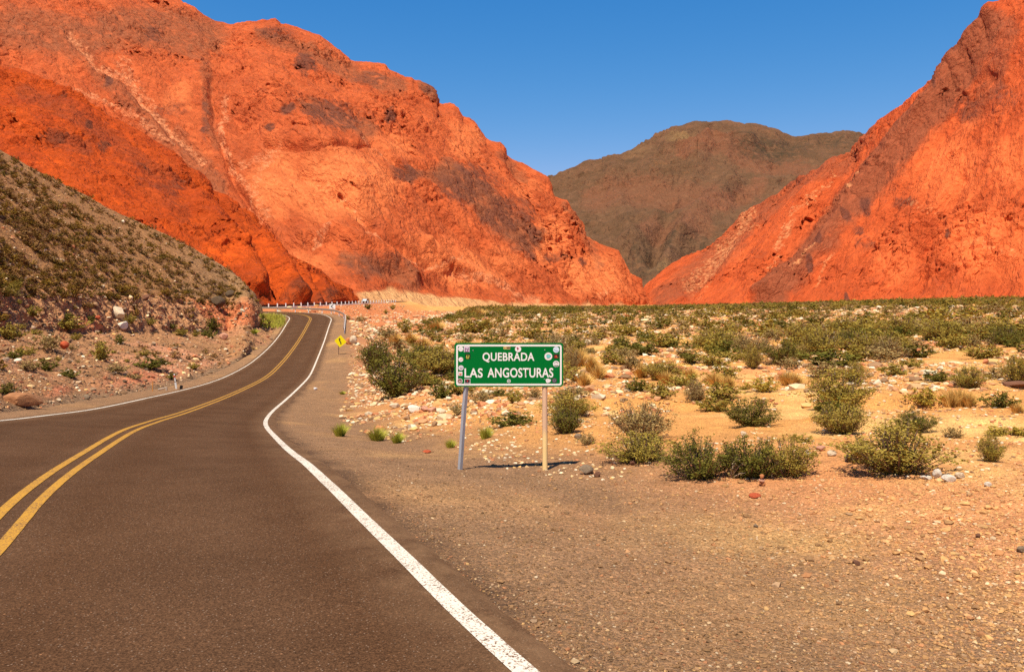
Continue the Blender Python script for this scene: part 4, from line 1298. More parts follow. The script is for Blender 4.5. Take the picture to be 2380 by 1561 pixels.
# ================================================================== stones
def boulder_data(seed, sub=3, cuts=9, rough=0.06):
    bm = bmesh.new()
    bmesh.ops.create_icosphere(bm, subdivisions=sub, radius=1.0)
    r = np.random.default_rng(seed)
    V = np.array([v.co[:] for v in bm.verts])
    for i in range(cuts):
        n = r.normal(size=3); n /= np.linalg.norm(n)
        d = r.uniform(0.55, 0.85)
        e = np.maximum(V @ n - d, 0)
        V -= e[:, None] * n[None] * 0.93
    V *= (1 + rough * fbm(V[:, 0] * 2, V[:, 1] * 2, V[:, 2] * 2, 4, seed))[:, None]
    V /= np.abs(V).max(0)[None]
    for v, c in zip(bm.verts, V): v.co = c
    me = bpy.data.meshes.new('boulder')
    for f in bm.faces: f.smooth = sub > 3
    bm.to_mesh(me); bm.free()
    return me


def stone_mat(name, col, var=0.25):
    n = N(name)
    f = n.noise(3.0, 6, 0.7); g = n.noise(14, 5, 0.7)
    c = n.mix(n.ramp(f, [(0.3, 0), (0.7, 1)]), tuple(x * (1 - var) for x in col), tuple(min(0.9, x * (1 + var)) for x in col))
    n.color(n.mix(1.0, c, n.ramp(g, [(0.3, 0.7), (0.7, 1.2)]), 'MULTIPLY'))
    n.bump(n.math('ADD', f, g), 0.6, 0.05)
    return n.m


SM = {'cream': stone_mat('cream_stone', (0.66, 0.50, 0.33)), 'white': stone_mat('white_stone', (0.76, 0.66, 0.52), 0.15), 'dark': stone_mat('dark_stone', (0.105, 0.068, 0.040)), 'pink': stone_mat('pink_stone', (0.58, 0.29, 0.18)),
      'red': stone_mat('red_stone', (0.50, 0.10, 0.04)), 'orange': stone_mat('orange_stone', (0.58, 0.22, 0.08)), 'grey': stone_mat('grey_stone', (0.27, 0.19, 0.12)), 'brown': stone_mat('brown_stone', (0.20, 0.09, 0.05)), 'earth': stone_mat('baked_earth', (0.38, 0.17, 0.075))}
BP = {}


def boulder_at(x0, x1, y0, y1, col, label, group, seed, name='boulder', sink=0.12):
    hit = cast((x0 + x1) / 2, y1 - 0.05 * (y1 - y0))
    p = hit[0]; k = p.y / F
    key = (seed % 9, col)
    if key not in BP:
        BP[key] = boulder_data(40 + seed % 9); BP[key].materials.append(SM[col])
    o = bpy.data.objects.new(name, BP[key]); C.objects.link(o)
    w_, h_ = (x1 - x0) * k / 2, (y1 - y0) * k / 2
    o.scale = (w_, w_ * 0.85, h_ * (1 + sink)); o.location = (p.x, p.y + w_ * 0.4, p.z + h_ * (1 - sink))
    o.rotation_euler = (0, 0, random.uniform(-0.4, 0.4))
    tag(o, label, 'rock', group)
    return o


RG = 'boulders on the rubble beside the road'
RP = 'rocks lying on the plain'
for i, q in enumerate([
    (252, 288, 713, 743, 'cream', 'pale pointed boulder on the rubble under the cut bank', RG), (267, 296, 746, 765, 'white', 'white boulder with a pink side below the pale pointed one', RG),
    (522, 544, 673, 691, 'dark', 'dark round boulder high on the hillside near the nose', RG), (486, 521, 689, 713, 'dark', 'biggest dark boulder on the hillside above the road cut', RG),
    (326, 346, 684, 698, 'brown', 'brown boulder on the brow of the cut bank', RG), (136, 158, 793, 812, 'red', 'red boulder beside the brown bush on the rubble', RG),
    (508, 528, 774, 789, 'pink', 'pink boulder below the dark green bushes near the bend', RG), (0, 90, 914, 944, 'earth', 'smooth brown mound of earth at the verge, far left', RG),
    (192, 208, 917, 928, 'grey', 'flat grey slab leaning on the verge of the road', RG), (130, 142, 926, 934, 'cream', 'small cream rock on the verge right of the brown mound', RG),
    (2, 20, 830, 840, 'cream', 'cream boulder under the green bush by the left edge', RG), (30, 48, 832, 842, 'white', 'white flat boulder beside the cream one near the left edge', RG),
    (218, 232, 733, 742, 'red', 'small red and white rock left of the pale pointed boulder', RG), (150, 160, 858, 864, 'cream', 'little cream rock by the small dark green bush', RG),
    (812, 829, 780, 803, 'cream', 'pale upright slab beside the yellow warning sign', RP), (801, 817, 785, 801, 'orange', 'orange boulder between warning sign and pale slab', RP),
    (904, 932, 937, 949, 'cream', 'cream boulder left of the white one below the big olive shrub', RP), (943, 976, 941, 959, 'white', 'white boulder below the big olive shrub left of the sign', RP),
    (976, 998, 944, 957, 'pink', 'pink rock touching the white boulder left of the sign', RP), (994, 1016, 946, 961, 'pink', 'pink rock right of the one beside the white boulder', RP), (1018, 1036, 950, 961, 'cream', 'small cream rock left of the grey post below the row of pink rocks', RP),
    (1344, 1380, 1082, 1103, 'grey', 'grey rounded rock on the gravel right of the wooden post', RP), (1378, 1398, 1096, 1109, 'brown', 'small brown rock right of the grey rounded one', RP),
    (2170, 2190, 1090, 1114, 'white', 'upright white rock at the foot of the biggest shrub', RP), (2192, 2224, 1104, 1121, 'white', 'broad white rock right of the upright one', RP), (2222, 2246, 1098, 1112, 'cream', 'cream rock right of the broad white one', RP),
    (2142, 2168, 1105, 1114, 'white', 'flat white rock left of the upright one', RP), (1871, 1890, 1046, 1064, 'white', 'white rock left of the flat stacked slabs on sand', RP), (1898, 1924, 1036, 1048, 'pink', 'flat pinkish slab amid white rocks on sand', RP), (1924, 1946, 1046, 1060, 'cream', 'cream rock below the pinkish slab on sand', RP),
    (1960, 1996, 1058, 1074, 'dark', 'dark flat rock before the biggest shrub', RP), (1908, 1937, 846, 870, 'brown', 'reddish brown boulder beside an olive shrub on the plain', RP),
    (2336, 2400, 886, 902, 'brown', 'brown overhanging bank rock at the photo\'s right edge', RP), (2290, 2306, 1120, 1132, 'white', 'white rock alone near the photo\'s right edge', RP),  # brown boulder added in place of the shaded hollow in the bank
    (2366, 2392, 1270, 1284, 'grey', 'grey rock on the gravel at the photo\'s right edge', RP), (1982, 2000, 1302, 1314, 'brown', 'round dark brown stone alone on the open gravel', RP), (1752, 1764, 1218, 1226, 'grey', 'small grey stone on the gravel below the cairn', RP),
    (2268, 2282, 1240, 1250, 'brown', 'small brown stone on the orange gravel', RP), (1742, 1770, 1146, 1158, 'red', 'flat red rock on the gravel below the cairn', RP), (980, 1002, 1046, 1053, 'red', 'flat red stone on the gravel left of the grey post', RP),
    (1556, 1572, 1066, 1080, 'brown', 'small dark red stone beside the wide low olive shrub', RP), (1464, 1478, 1070, 1082, 'brown', 'dark brown lump of rock at the foot of the wide olive shrub', RP), (1280, 1320, 942, 958, 'cream', 'cream rock against the dark shrub right of the wooden post', RP),
    (1335, 1356, 1008, 1022, 'grey', 'grey stone half hidden by the small grey-brown shrub', RP), (1720, 1736, 1002, 1012, 'cream', 'pale flat stones at the foot of the big dark shrub', RP), (1852, 1868, 838, 848, 'white', 'white rock between the clump of three and the wide shrub', RP),
    (2088, 2106, 852, 862, 'pink', 'pink rock alone on the pale sand', RP), (2306, 2322, 868, 878, 'cream', 'cream rock under the tall airy shrub', RP)]):
    boulder_at(*q, i)

# cairn of three balanced stones
cz = cast(1773, 1130)[0]; k = cz.y / F
for j, (w_, y0, y1, col, nm) in enumerate([(17, 1120, 1132, 'orange', 'bottom stone of the little cairn on the gravel edge'), (20, 1114, 1122, 'pink', 'flat middle stone of the little cairn on the gravel edge'), (14, 1104, 1115, 'orange', 'top block of the little cairn on the gravel edge')]):
    key = (j + 3, col)
    if key not in BP:
        BP[key] = boulder_data(40 + key[0]); BP[key].materials.append(SM[col])
    o = bpy.data.objects.new('rock', BP[key]); C.objects.link(o)
    o.scale = (w_ * k / 2, w_ * k / 2.4, (y1 - y0) * k / 2 * 1.05)
    o.location = (cz.x, cz.y + 0.04, cz.z + (1131 - (y0 + y1) / 2) * k)
    o.rotation_euler = (0, 0, j * 0.7)
    tag(o, nm, 'rock', 'stones of the cairn')

# loose stones nobody could count
r5 = np.random.default_rng(55)
phi = (1 + 5 ** 0.5) / 2
icoV0 = np.array([(-1, phi, 0), (1, phi, 0), (-1, -phi, 0), (1, -phi, 0), (0, -1, phi), (0, 1, phi), (0, -1, -phi), (0, 1, -phi), (phi, 0, -1), (phi, 0, 1), (-phi, 0, -1), (-phi, 0, 1)]) / math.hypot(1, phi)
icoF = np.array([(0, 11, 5), (0, 5, 1), (0, 1, 7), (0, 7, 10), (0, 10, 11), (1, 5, 9), (5, 11, 4), (11, 10, 2), (10, 7, 6), (7, 1, 8), (3, 9, 4), (3, 4, 2), (3, 2, 6), (3, 6, 8), (3, 8, 9), (4, 9, 5), (2, 4, 11), (6, 2, 10), (8, 6, 7), (9, 8, 1)])
stoneP = []
for i in range(16):
    V = icoV0.copy()
    for j in range(4):
        n = r5.normal(size=3); n /= np.linalg.norm(n); e = np.maximum(V @ n - r5.uniform(0.45, 0.85), 0); V -= e[:, None] * n[None]
    V *= r5.uniform(0.75, 1.2, (len(V), 1)); stoneP.append(V)


def stones(name, label, pts, size, cols, matname, flat=0.6):
    VV, CC = [], []
    for p_, s, c_ in zip(pts, size, cols):
        V = stoneP[int(r5.integers(16))] * [s, s * r5.uniform(.6, 1), s * flat * r5.uniform(.6, 1.1)]
        a = r5.uniform(0, 6.28); ca, sa = math.cos(a), math.sin(a)
        VV.append(np.c_[V[:, 0] * ca - V[:, 1] * sa + p_[0], V[:, 0] * sa + V[:, 1] * ca + p_[1], V[:, 2] + p_[2] + s * flat * 0.3])
        CC.append(np.tile(np.asarray(c_)[None], (len(V), 1)))
    n = len(VV)
    Fc = (icoF[None] + (np.arange(n) * 12)[:, None, None]).reshape(-1, 3)
    me = mesh_data(name, np.concatenate(VV), Fc, smooth=False)
    attr(me, 'stone', np.concatenate(CC))
    m = N(matname)
    f = m.noise(40, 4, 0.6)
    m.color(m.mix(1.0, m.attr('stone', 'Color'), m.ramp(f, [(0.3, 0.8), (0.7, 1.15)]), 'MULTIPLY'))
    return tag(link(name, me, m.m), label, kind='stuff')


PALC = np.array([(0.66, 0.42, 0.20), (0.72, 0.52, 0.29), (0.58, 0.29, 0.13), (0.52, 0.20, 0.085), (0.30, 0.17, 0.085), (0.64, 0.38, 0.14), (0.74, 0.60, 0.40)])
GRVC = np.array([(0.27, 0.145, 0.068), (0.20, 0.11, 0.055), (0.34, 0.19, 0.10), (0.46, 0.31, 0.19), (0.32, 0.115, 0.055), (0.10, 0.062, 0.036), (0.24, 0.15, 0.085)])
pts, sz, cl = [], [], []
N_G = 44000
qx = r5.uniform(560, 2420, N_G); qy = 985 + (1600 - 985) * r5.uniform(0, 1, N_G) ** 0.9
for a, b in zip(qx, qy):
    rx = np.interp(b, [985, 1050, 1155, 1300, 1442, 1574], [650, 690, 820, 965, 1120, 1270])
    if a < rx + 8 or (a < rx + 60 and r5.uniform() > 0.4): continue
    if b < 1090 and a > 1380: continue
    h, loc, nor, _ = ground.ray_cast(Vector((0, 0, CAMZ)), Vector(((a - CX) / F, 1, -(b - YH) / F)))
    if not h: continue
    s = float(np.clip(r5.lognormal(-4.95, 0.45), 0.003, 0.04))
    if loc.y > 7: s *= 1.25
    orange = np.clip((a - 1300) / 900 + (1250 - b) / 500, 0, 1)
    if orange > 0.3 and r5.uniform() < 0.35: s *= 1.0 + 1.1 * orange
    pts.append(loc); sz.append(s); c_ = np.array([0.25, 0.135, 0.06]) * (1 - orange) + np.array([0.58, 0.30, 0.11]) * orange
    if r5.uniform() < 0.55: c_ = 0.5 * c_ + 0.5 * (PALC if r5.uniform() < 0.25 + 0.6 * orange else GRVC)[int(r5.integers(7))]
    c_ = c_ * r5.uniform(0.72, 1.2)
    cl.append(c_)
stones('gravel', 'mixed grey, pink and cream gravel strewn over the pull-off', pts, sz, cl, 'gravel_stones', 0.65)

pts, sz, cl = [], [], []
n_try = 240000
Xs = np.where(r5.uniform(0, 1, n_try) < 0.12, r5.uniform(-60, 0, n_try), r5.uniform(-25, 110, n_try)); Ys = np.exp(r5.uniform(np.log(9.5), np.log(320), n_try))
clm = fbm(Xs / 7, Ys / 5, octv=4, seed=131)
zz, dd_, s_, f_ = ground_h(Xs, Ys)
pxx = Xs / Ys * F + CX; pyy = YH - (zz - CAMZ) / Ys * F
m = (pxx > 640) & (pxx < 2440) & (dd_ > 6.2) & (clm > -0.12) & (f_ > 5) & (pyy < 1115)
for cx_, cy_, rx_, ry_ in [(1640, 985, 110, 45), (1840, 985, 50, 50), (1960, 1090, 110, 40)]:
    m &= np.hypot((pxx - cx_) / rx_, (pyy - cy_) / ry_) > 1
for X, Y, Z, c0 in zip(Xs[m], Ys[m], zz[m], clm[m]):
    s = float(np.clip(r5.lognormal(-2.95, 0.62), 0.012, 0.34)) * (0.70 + min(Y, 190) / 70)
    if Y < 24:
        if r5.uniform() < 0.45: continue
        s = min(s, 0.008 + 0.0026 * Y)
    pts.append((X, Y, Z)); sz.append(s); cl.append(PALC[int(r5.integers(7))] * r5.uniform(0.8, 1.12))
print('plain stones', len(pts))
stones('stones', 'pale cream and pink stones strewn in drifts over the plain', pts, sz, cl, 'plain_stones', 0.6)

pts, sz, cl = [], [], []
for i in range(11000):
    a, b = r5.uniform(-40, 640), r5.uniform(360, 960)
    if b < 690 and r5.uniform() > 0.45: continue
    h = cast(a, b)
    if h is None or h[2] is not hillside: continue
    p_ = h[0]
    s = float(np.clip(r5.lognormal(-2.45, 0.5), 0.03, 0.38)) * np.clip(p_.y / 60, 0.45, 1.2)
    pts.append(p_); sz.append(s)
    cl.append((PALC if r5.uniform() < 0.26 else GRVC)[int(r5.integers(7))] * r5.uniform(0.8, 1.3))
stones('rubble', 'cream, pink and brown rubble covering the slope left of the road', pts, sz, cl, 'rubble_stones', 0.75)

# ================================================================== the big green sign
white_vinyl = simple('white_reflective_sheeting', (0.80, 0.78, 0.72), 0.45, spec=0.4, var=0.03)
gmn = N('green_reflective_sheeting')
gcoord = gmn.coord()
sx_ = gmn.node('ShaderNodeSeparateXYZ'); gmn.link(gcoord, sx_.inputs[0])
shade_diag_ = gmn.math('ADD', gmn.math('ADD', gmn.math('MULTIPLY', sx_.outputs[0], 1.0), gmn.math('MULTIPLY', sx_.outputs[2], -0.55)), gmn.math('MULTIPLY', gmn.math('SUBTRACT', gmn.noise(5, 3, 0.5), 0.5), 0.14))
gmn.color(gmn.mix(gmn.ramp(shade_diag_, [(0.0, 0.0), (0.02, 0.0)]), (0.0, 0.155, 0.028), (0.0, 0.155, 0.028)))
frm = gmn.ramp(shade_diag_, [(0.28, 0.0), (0.36, 1.0)])  # diagonal split of shade and reflection painted into the green
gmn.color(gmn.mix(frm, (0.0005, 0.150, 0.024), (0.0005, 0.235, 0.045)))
gmn.b.inputs['Roughness'].default_value = 0.45
gmn.b.inputs['Specular IOR Level'].default_value = 0.05
steel = simple('galvanised_steel', (0.36, 0.36, 0.37), 0.55, 0.15, 0.4, 0.2, 12)
woodm = N('weathered_post_wood')
wz = woodm.node('ShaderNodeSeparateXYZ'); woodm.link(woodm.coord(), wz.inputs[0])
gr = woodm.noise(14, 5, 0.7, woodm.mapped((6, 6, 0.5)))
lowc = woodm.mix(gr, (0.80, 0.50, 0.19), (0.88, 0.66, 0.30)); upc = woodm.mix(gr, (0.55, 0.34, 0.19), (0.74, 0.50, 0.32))
woodm.color(woodm.mix(woodm.ramp(woodm.math('ADD', wz.outputs[2], woodm.math('MULTIPLY', gr, 0.1)), [(0.60, 0.0), (0.74, 1.0)]), lowc, upc))
woodm.bump(gr, 0.15, 0.004)

pl, pr_ = cast(1070, 1086)[0], cast(1269, 1098)[0]
YS = (pl.y + pr_.y) / 2 - 0.07
ks = YS / F
zD = lambda zx, zy: ((1780 + zx / 4.577) * 0.581055, (1340 + zy / 4.577) * 0.581055)      # sign close-up to picture units
scx, scy = zD(1168, 542)
root = empty('road_sign', ((scx - CX) * ks, YS, min(pl.z, pr_.z)))
tag(root, 'green place-name sign reading QUEBRADA LAS ANGOSTURAS on two posts', 'road sign')
zoff = CAMZ - root.location.z


def SL(zx, zy):
    a, b = zD(zx, zy)
    return (a - scx) * ks, zoff - (b - YH) * ks


def rrect(x0, z0, x1, z1, r, n=7):
    o = []
    for cx_, cz_, a0 in ((x1 - r, z1 - r, 0), (x0 + r, z1 - r, 90), (x0 + r, z0 + r, 180), (x1 - r, z0 + r, 270)):
        for i in range(n):
            a = math.radians(a0 + 90 * i / (n - 1)); o.append((cx_ + r * math.cos(a), cz_ + r * math.sin(a)))
    return o


x0, z1 = SL(170, 140); x1, z0 = SL(2165, 945)
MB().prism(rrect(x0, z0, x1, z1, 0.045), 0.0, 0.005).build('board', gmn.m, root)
ox0, oz1 = SL(205, 172); ox1, oz0 = SL(2136, 920); ix0, iz1 = SL(236, 205); ix1, iz0 = SL(2106, 888)
mb = MB()
A = [mb.bm.verts.new((x, -0.0015, z)) for x, z in rrect(ox0, oz0, ox1, oz1, 0.035)]
B = [mb.bm.verts.new((x, -0.0015, z)) for x, z in rrect(ix0, iz0, ix1, iz1, 0.018)]
for i in range(len(A)):
    mb.bm.faces.new((A[i], A[(i + 1) % len(A)], B[(i + 1) % len(A)], B[i]))
mb.build('border', white_vinyl, root)


def text_mesh(txt, bx0, bz0, bx1, bz1, y, bold=0.018):
    cu = bpy.data.curves.new('lettering', 'FONT')
    cu.body = txt; cu.size = 1.0; cu.offset = bold; cu.resolution_u = 6
    cu.space_character = 1.05
    to = bpy.data.objects.new('lettering', cu); C.objects.link(to)
    dg = bpy.context.evaluated_depsgraph_get()
    me = bpy.data.meshes.new_from_object(to.evaluated_get(dg))
    bpy.data.objects.remove(to); bpy.data.curves.remove(cu)
    V = np.array([v.co[:] for v in me.vertices])
    mn, mx = V.min(0), V.max(0)
    for v, c_ in zip(me.vertices, V):
        v.co = (bx0 + (c_[0] - mn[0]) / (mx[0] - mn[0]) * (bx1 - bx0), y, bz0 + (c_[1] - mn[1]) / (mx[1] - mn[1]) * (bz1 - bz0))
    return me


for word, a, b, c_, d in (('QUEBRADA', 688, 318, 1636, 498), ('LAS', 357, 604, 690, 776), ('ANGOSTURAS', 778, 598, 1982, 774)):
    xa, zb = SL(a, d); xb, zt = SL(c_, b)
    link('lettering', text_mesh(word, xa, zb, xb, zt, -0.0022), white_vinyl, root)

flatc = {}


def fc(col):
    if col not in flatc:
        flatc[col] = simple('sticker_ink_%d' % len(flatc) if False else 'sticker_ink', col, 0.5, var=0.06)
    return flatc[col]


def patch(name, outline, y, col, parent):
    mb = MB()
    mb.bm.faces.new([mb.bm.verts.new((x, y, z)) for x, z in outline])
    me = mb.data(name)
    if me.polygons[0].normal.y > 0:
        me.flip_normals()
    return link(name, me, fc(col), parent)


def disc(zx, zy, w, h, n=22, wob=0.0):
    o = []
    for i in range(n):
        a = 2 * math.pi * i / n; q = 1 + wob * math.sin(3 * a + 1) + wob * 0.6 * math.sin(5 * a)
        o.append(SL(zx + w / 2 * q * math.cos(a), zy - h / 2 * q * math.sin(a)))
    return o


def quad(zx, zy, w, h):
    return [SL(zx - w / 2, zy + h / 2), SL(zx + w / 2, zy + h / 2), SL(zx + w / 2, zy - h / 2), SL(zx - w / 2, zy - h / 2)]


W_, BLK, GRY = (0.78, 0.74, 0.70), (0.02, 0.014, 0.012), (0.35, 0.32, 0.33)
stickers = [
    (disc(290, 252, 95, 92), W_, [(disc(272, 258, 12, 8), BLK), (disc(292, 240, 12, 7), GRY), (disc(314, 262, 14, 9), BLK)]),
    (quad(398, 258, 104, 102), (0.62, 0.52, 0.58), [(quad(372, 262, 12, 62), (0.12, 0.03, 0.10)), (quad(392, 250, 30, 10), (0.12, 0.03, 0.10)), (quad(410, 272, 12, 50), (0.12, 0.03, 0.10)), (quad(430, 252, 10, 46), (0.12, 0.03, 0.10)), (quad(400, 298, 80, 8), (0.25, 0.08, 0.18))]),
    (quad(418, 388, 96, 100), (0.008, 0.03, 0.010), [([SL(386, 396), SL(404, 398), SL(406, 348)], (0.62, 0.60, 0.08)), (quad(412, 408, 58, 10), (0.62, 0.60, 0.08)), (quad(438, 384, 10, 44), (0.62, 0.60, 0.08)), (quad(416, 426, 50, 8), (0.55, 0.52, 0.07))]),
    (disc(290, 445, 86, 86), W_, [([SL(272, 455), SL(276, 462), SL(328, 436), SL(322, 428)], (0.62, 0.22, 0.10))]),
    (disc(293, 598, 96, 94), (0.66, 0.64, 0.66), [(disc(296, 600, 60, 44, wob=.08), GRY), (disc(296, 592, 34, 18), (0.6, 0.58, 0.6))]),
    (quad(281, 705, 74, 72), W_, [(disc(283, 712, 50, 40, wob=.1), (0.62, 0.16, 0.08)), (disc(276, 698, 22, 16), (0.6, 0.4, 0.2))]),
    (disc(272, 838, 98, 94), W_, [(disc(272, 838, 82, 78), (0.18, 0.07, 0.045)), ([SL(244, 846), SL(262, 852), SL(300, 848), SL(306, 836), SL(284, 844), SL(266, 834)], W_)]),
    (quad(410, 848, 106, 100), W_, [(quad(410, 838, 90, 62), BLK), ([SL(394, 832), SL(404, 846), SL(412, 858), SL(420, 842), SL(426, 822)], (0.55, 0.02, 0.02)), (quad(408, 880, 86, 10), (0.06, 0.05, 0.05))]),
    (quad(1133, 233, 122, 50), (0.62, 0.50, 0.16), [(quad(1158, 234, 66, 34), (0.10, 0.05, 0.02)), (disc(1096, 236, 26, 18), (0.2, 0.09, 0.03)), (quad(1158, 246, 60, 6), (0.6, 0.4, 0.2))]),
    (disc(1338, 255, 114, 112), W_, [([SL(1310, 232), SL(1320, 252), SL(1328, 278), SL(1322, 292), SL(1340, 268), SL(1354, 240), SL(1338, 226), SL(1318, 218)], (0.22, 0.03, 0.05)), ([SL(1328, 226), SL(1352, 238), SL(1346, 250), SL(1330, 240)], (0.6, 0.04, 0.06))]),
    (disc(1169, 838, 66, 64), W_, [(disc(1169, 838, 44, 42), (0.01, 0.10, 0.03)), (disc(1169, 840, 22, 20), W_)]),
    (disc(1892, 388, 142, 142), W_, [(disc(1894, 386, 86, 70, wob=.09), (0.12, 0.50, 0.46)), (disc(1892, 350, 60, 8), (0.5, 0.45, 0.12)), (disc(1890, 424, 66, 8), (0.45, 0.42, 0.15)), (disc(1898, 384, 40, 26, wob=.1), (0.2, 0.6, 0.58))]),
    (disc(2035, 265, 112, 112), (0.58, 0.70, 0.76), [([SL(1988, 268), SL(2010, 280), SL(2040, 292), SL(2076, 296), SL(2076, 290), SL(2040, 284), SL(2010, 272)], (0.03, 0.05, 0.18)), (disc(2030, 238, 12, 6), (0.4, 0.3, 0.2))]),
    (quad(2037, 388, 102, 84), BLK, [([SL(2008, 414), SL(2022, 414), SL(2022, 362), SL(2010, 370)], (0.55, 0.05, 0.015)), ([SL(2028, 410), SL(2050, 414), SL(2048, 366), SL(2030, 372)], (0.62, 0.07, 0.02)), (quad(2064, 408, 16, 12), (0.4, 0.3, 0.02))]),
    (disc(2035, 525, 116, 112), W_, [([SL(1996, 514), SL(2014, 496), SL(2036, 488), SL(2058, 496), SL(2076, 514), SL(2066, 516), SL(2050, 504), SL(2034, 500), SL(2018, 504), SL(2004, 518)], (0.03, 0.05, 0.03)),
                                     ([SL(1994, 546), SL(2078, 546), SL(2062, 566), SL(2036, 574), SL(2010, 566)], (0.05, 0.12, 0.05)), (disc(2034, 560, 16, 14), W_)]),
    (disc(1888, 832, 94, 78, wob=.10), W_, [(disc(1880, 826, 26, 14), (0.6, 0.56, 0.56))]),
    (disc(2002, 828, 94, 94), (0.05, 0.045, 0.05), [(disc(2002, 830, 64, 64), (0.17, 0.15, 0.17)), (quad(2002, 822, 26, 20), (0.07, 0.06, 0.07)), (quad(2004, 846, 34, 8), (0.07, 0.06, 0.07))]),
]
for outl, col, marks in stickers:
    s = patch('sticker', outl, -0.0018 - 0.0006, col, root)
    for j, (mo, mc) in enumerate(marks):
        patch('emblem', mo, -0.0034 - 0.0004 * j, mc, s)
for zx, zy in ((512, 277), (1826, 270), (1819, 803)):
    x, z = SL(zx, zy)
    MB().tube([(x, -0.006, z), (x, 0.0, z)], 0.0075, 10).build('bolt', steel, root)
lx, lz = pl.x - root.location.x, pl.z - root.location.z
ztop = SL(0, 170)[1]
tx = SL(445, 0)[0]
yb_ = 0.046
MB().tube([(lx, yb_, lz - 0.25), (lx + (tx - lx) * 0.5, yb_, ztop * 0.5), (tx + 0.012, yb_, ztop)], 0.038, 4).build('post', steel, root)['label'] = 'leaning grey steel post'
rx_, rz_ = pr_.x - root.location.x, pr_.z - root.location.z
tx = SL(1826, 0)[0]
mbp = MB().tube([(rx_, yb_, rz_ - 0.25), (rx_ - 0.002, yb_, 0.25 * ztop), (rx_ - 0.004, yb_, 0.5 * ztop), (tx, yb_, ztop)], 0.040, 12, cap=False)
mbp.build('post', woodm.m, root, smooth=True)['label'] = 'wooden post, pale orange below and greyer above'

# ================================================================== yellow curve warning sign
yel = simple('yellow_sheeting', (0.80, 0.66, 0.0), 0.4, spec=0.4, var=0.03)
blk = simple('black_sign_ink', (0.035, 0.016, 0.01), 0.5)
pp = cast(787, 824)[0]
ky = pp.y / F
root = empty('warning_sign', pp)
tag(root, 'yellow diamond warning sign with black winding arrow beside the bend', 'road sign')
Q = lambda zx, zy: (((1300 + zx / 13.0) * 0.581055 - CX) * ky - pp.x, CAMZ - ((1320 + zy / 13.0) * 0.581055 - YH) * ky - pp.z)
corners = [Q(825, 255), Q(490, 545), Q(775, 895), Q(1130, 615)]


def rounded(poly, r):
    o = []
    n = len(poly)
    for i in range(n):
        a, b, c_ = Vector(poly[i - 1]), Vector(poly[i]), Vector(poly[(i + 1) % n])
        u, v = (a - b).normalized(), (c_ - b).normalized()
        for t in (0, 0.35, 0.65, 1):
            q = b + u * r * (1 - t) ** 2 + v * r * t ** 2
            o.append((q.x, q.y))
    return o


MB().prism(rounded(corners, 0.06), -0.05, -0.044).build('board', yel, root)
arw = [(832, 740), (836, 672), (806, 606), (765, 545), (758, 478)]
mb = MB()
L_, R_2 = [], []
for i, (a, b) in enumerate(arw):
    d_ = Vector(arw[min(i + 1, 4)]) - Vector(arw[max(i - 1, 0)]); n_ = Vector((-d_.y, d_.x)).normalized() * 27
    L_.append(Q(a + n_.x, b + n_.y)); R_2.append(Q(a - n_.x, b - n_.y))
LV = [mb.bm.verts.new((x, -0.056, z)) for x, z in L_]; RV = [mb.bm.verts.new((x, -0.056, z)) for x, z in R_2]
for i in range(4):
    mb.bm.faces.new((LV[i], LV[i + 1], RV[i + 1], RV[i]))
mb.bm.faces.new([mb.bm.verts.new((x, -0.056, z)) for x, z in (Q(700, 474), Q(770, 398), Q(828, 500))])
mb.build('arrow', blk, root)
bx, bz = Q(780, 300)
MB().tube([(0, 0, -0.2), (0, 0, bz * 0.5), (bx, 0, bz)], 0.035, 8).build('post', simple('rusty_steel', (0.17, 0.09, 0.05), 0.8, var=0.3), root)

# ================================================================== white chevron board on the bend
cp = cast(761, 727)[0]
kc_ = cp.y / F
# stand it behind the near guard rail, at the outside of the bend
sidx = int(np.argmin(np.abs(SS - 139))); cpos = road_pts(6.3)[sidx]
kc_ = cpos[1] / F
root = empty('chevron_sign', cpos)
tag(root, 'small white chevron board with dark arrowhead pointing into the bend', 'road sign')
bw, bh = 14 * kc_, 11 * kc_
zb_ = 0.75
MB().box((0, 0, zb_ + bh / 2), (bw, 0.02, bh), bevel=0.004).build('board', white_vinyl, root)
mb = MB()
for zz_ in (1, -1):
    o = [(bw * .05, bh / 2 * zz_ * .75), (bw * .25, bh / 2 * zz_ * .75), (-bw * .10, 0), (-bw * .30, 0)]
    mb.bm.faces.new([mb.bm.verts.new((x, -0.014, zb_ + bh / 2 + z)) for x, z in o])
mb.build('arrowhead', blk, root)
MB().box((bw * .3, 0.03, zb_ / 2 + bh / 2), (0.09, 0.04, zb_ + bh)).build('post', white_vinyl, root)

# ================================================================== guard rail round the bend
rail_m = simple('weathered_galvanised_rail', (0.34, 0.26, 0.20), 0.55, 0.2, 0.3, 0.2, 6)
S_ = (SS >= 97) & (SS <= 170)
gp = road_pts(5.3)[S_]
tn = np.stack([TX[S_], TY[S_]], -1)
nrm_ = np.stack([tn[:, 1], -tn[:, 0]], -1)
prof = [(0.0, 0.46), (-0.045, 0.50), (-0.045, 0.56), (0.0, 0.60), (0.0, 0.64), (-0.045, 0.68), (-0.045, 0.74), (0.0, 0.78), (0.012, 0.78), (-0.032, 0.735), (-0.032, 0.685), (0.012, 0.64), (0.012, 0.60), (-0.032, 0.555), (-0.032, 0.505), (0.012, 0.46)]
VV = np.stack([np.c_[gp[:, 0] + a * nrm_[:, 0], gp[:, 1] + a * nrm_[:, 1], gp[:, 2] + b] for a, b in prof + prof[:1]], 1)
root = empty('guard_rail', gp[0])
tag(root, 'grey corrugated steel guard rail curving round the outside of the bend', 'guard rail')
me = mesh_data('rail', VV.reshape(-1, 3) - gp[0], grid_faces(len(gp), len(prof) + 1), smooth=False)
link('rail', me, rail_m, root)
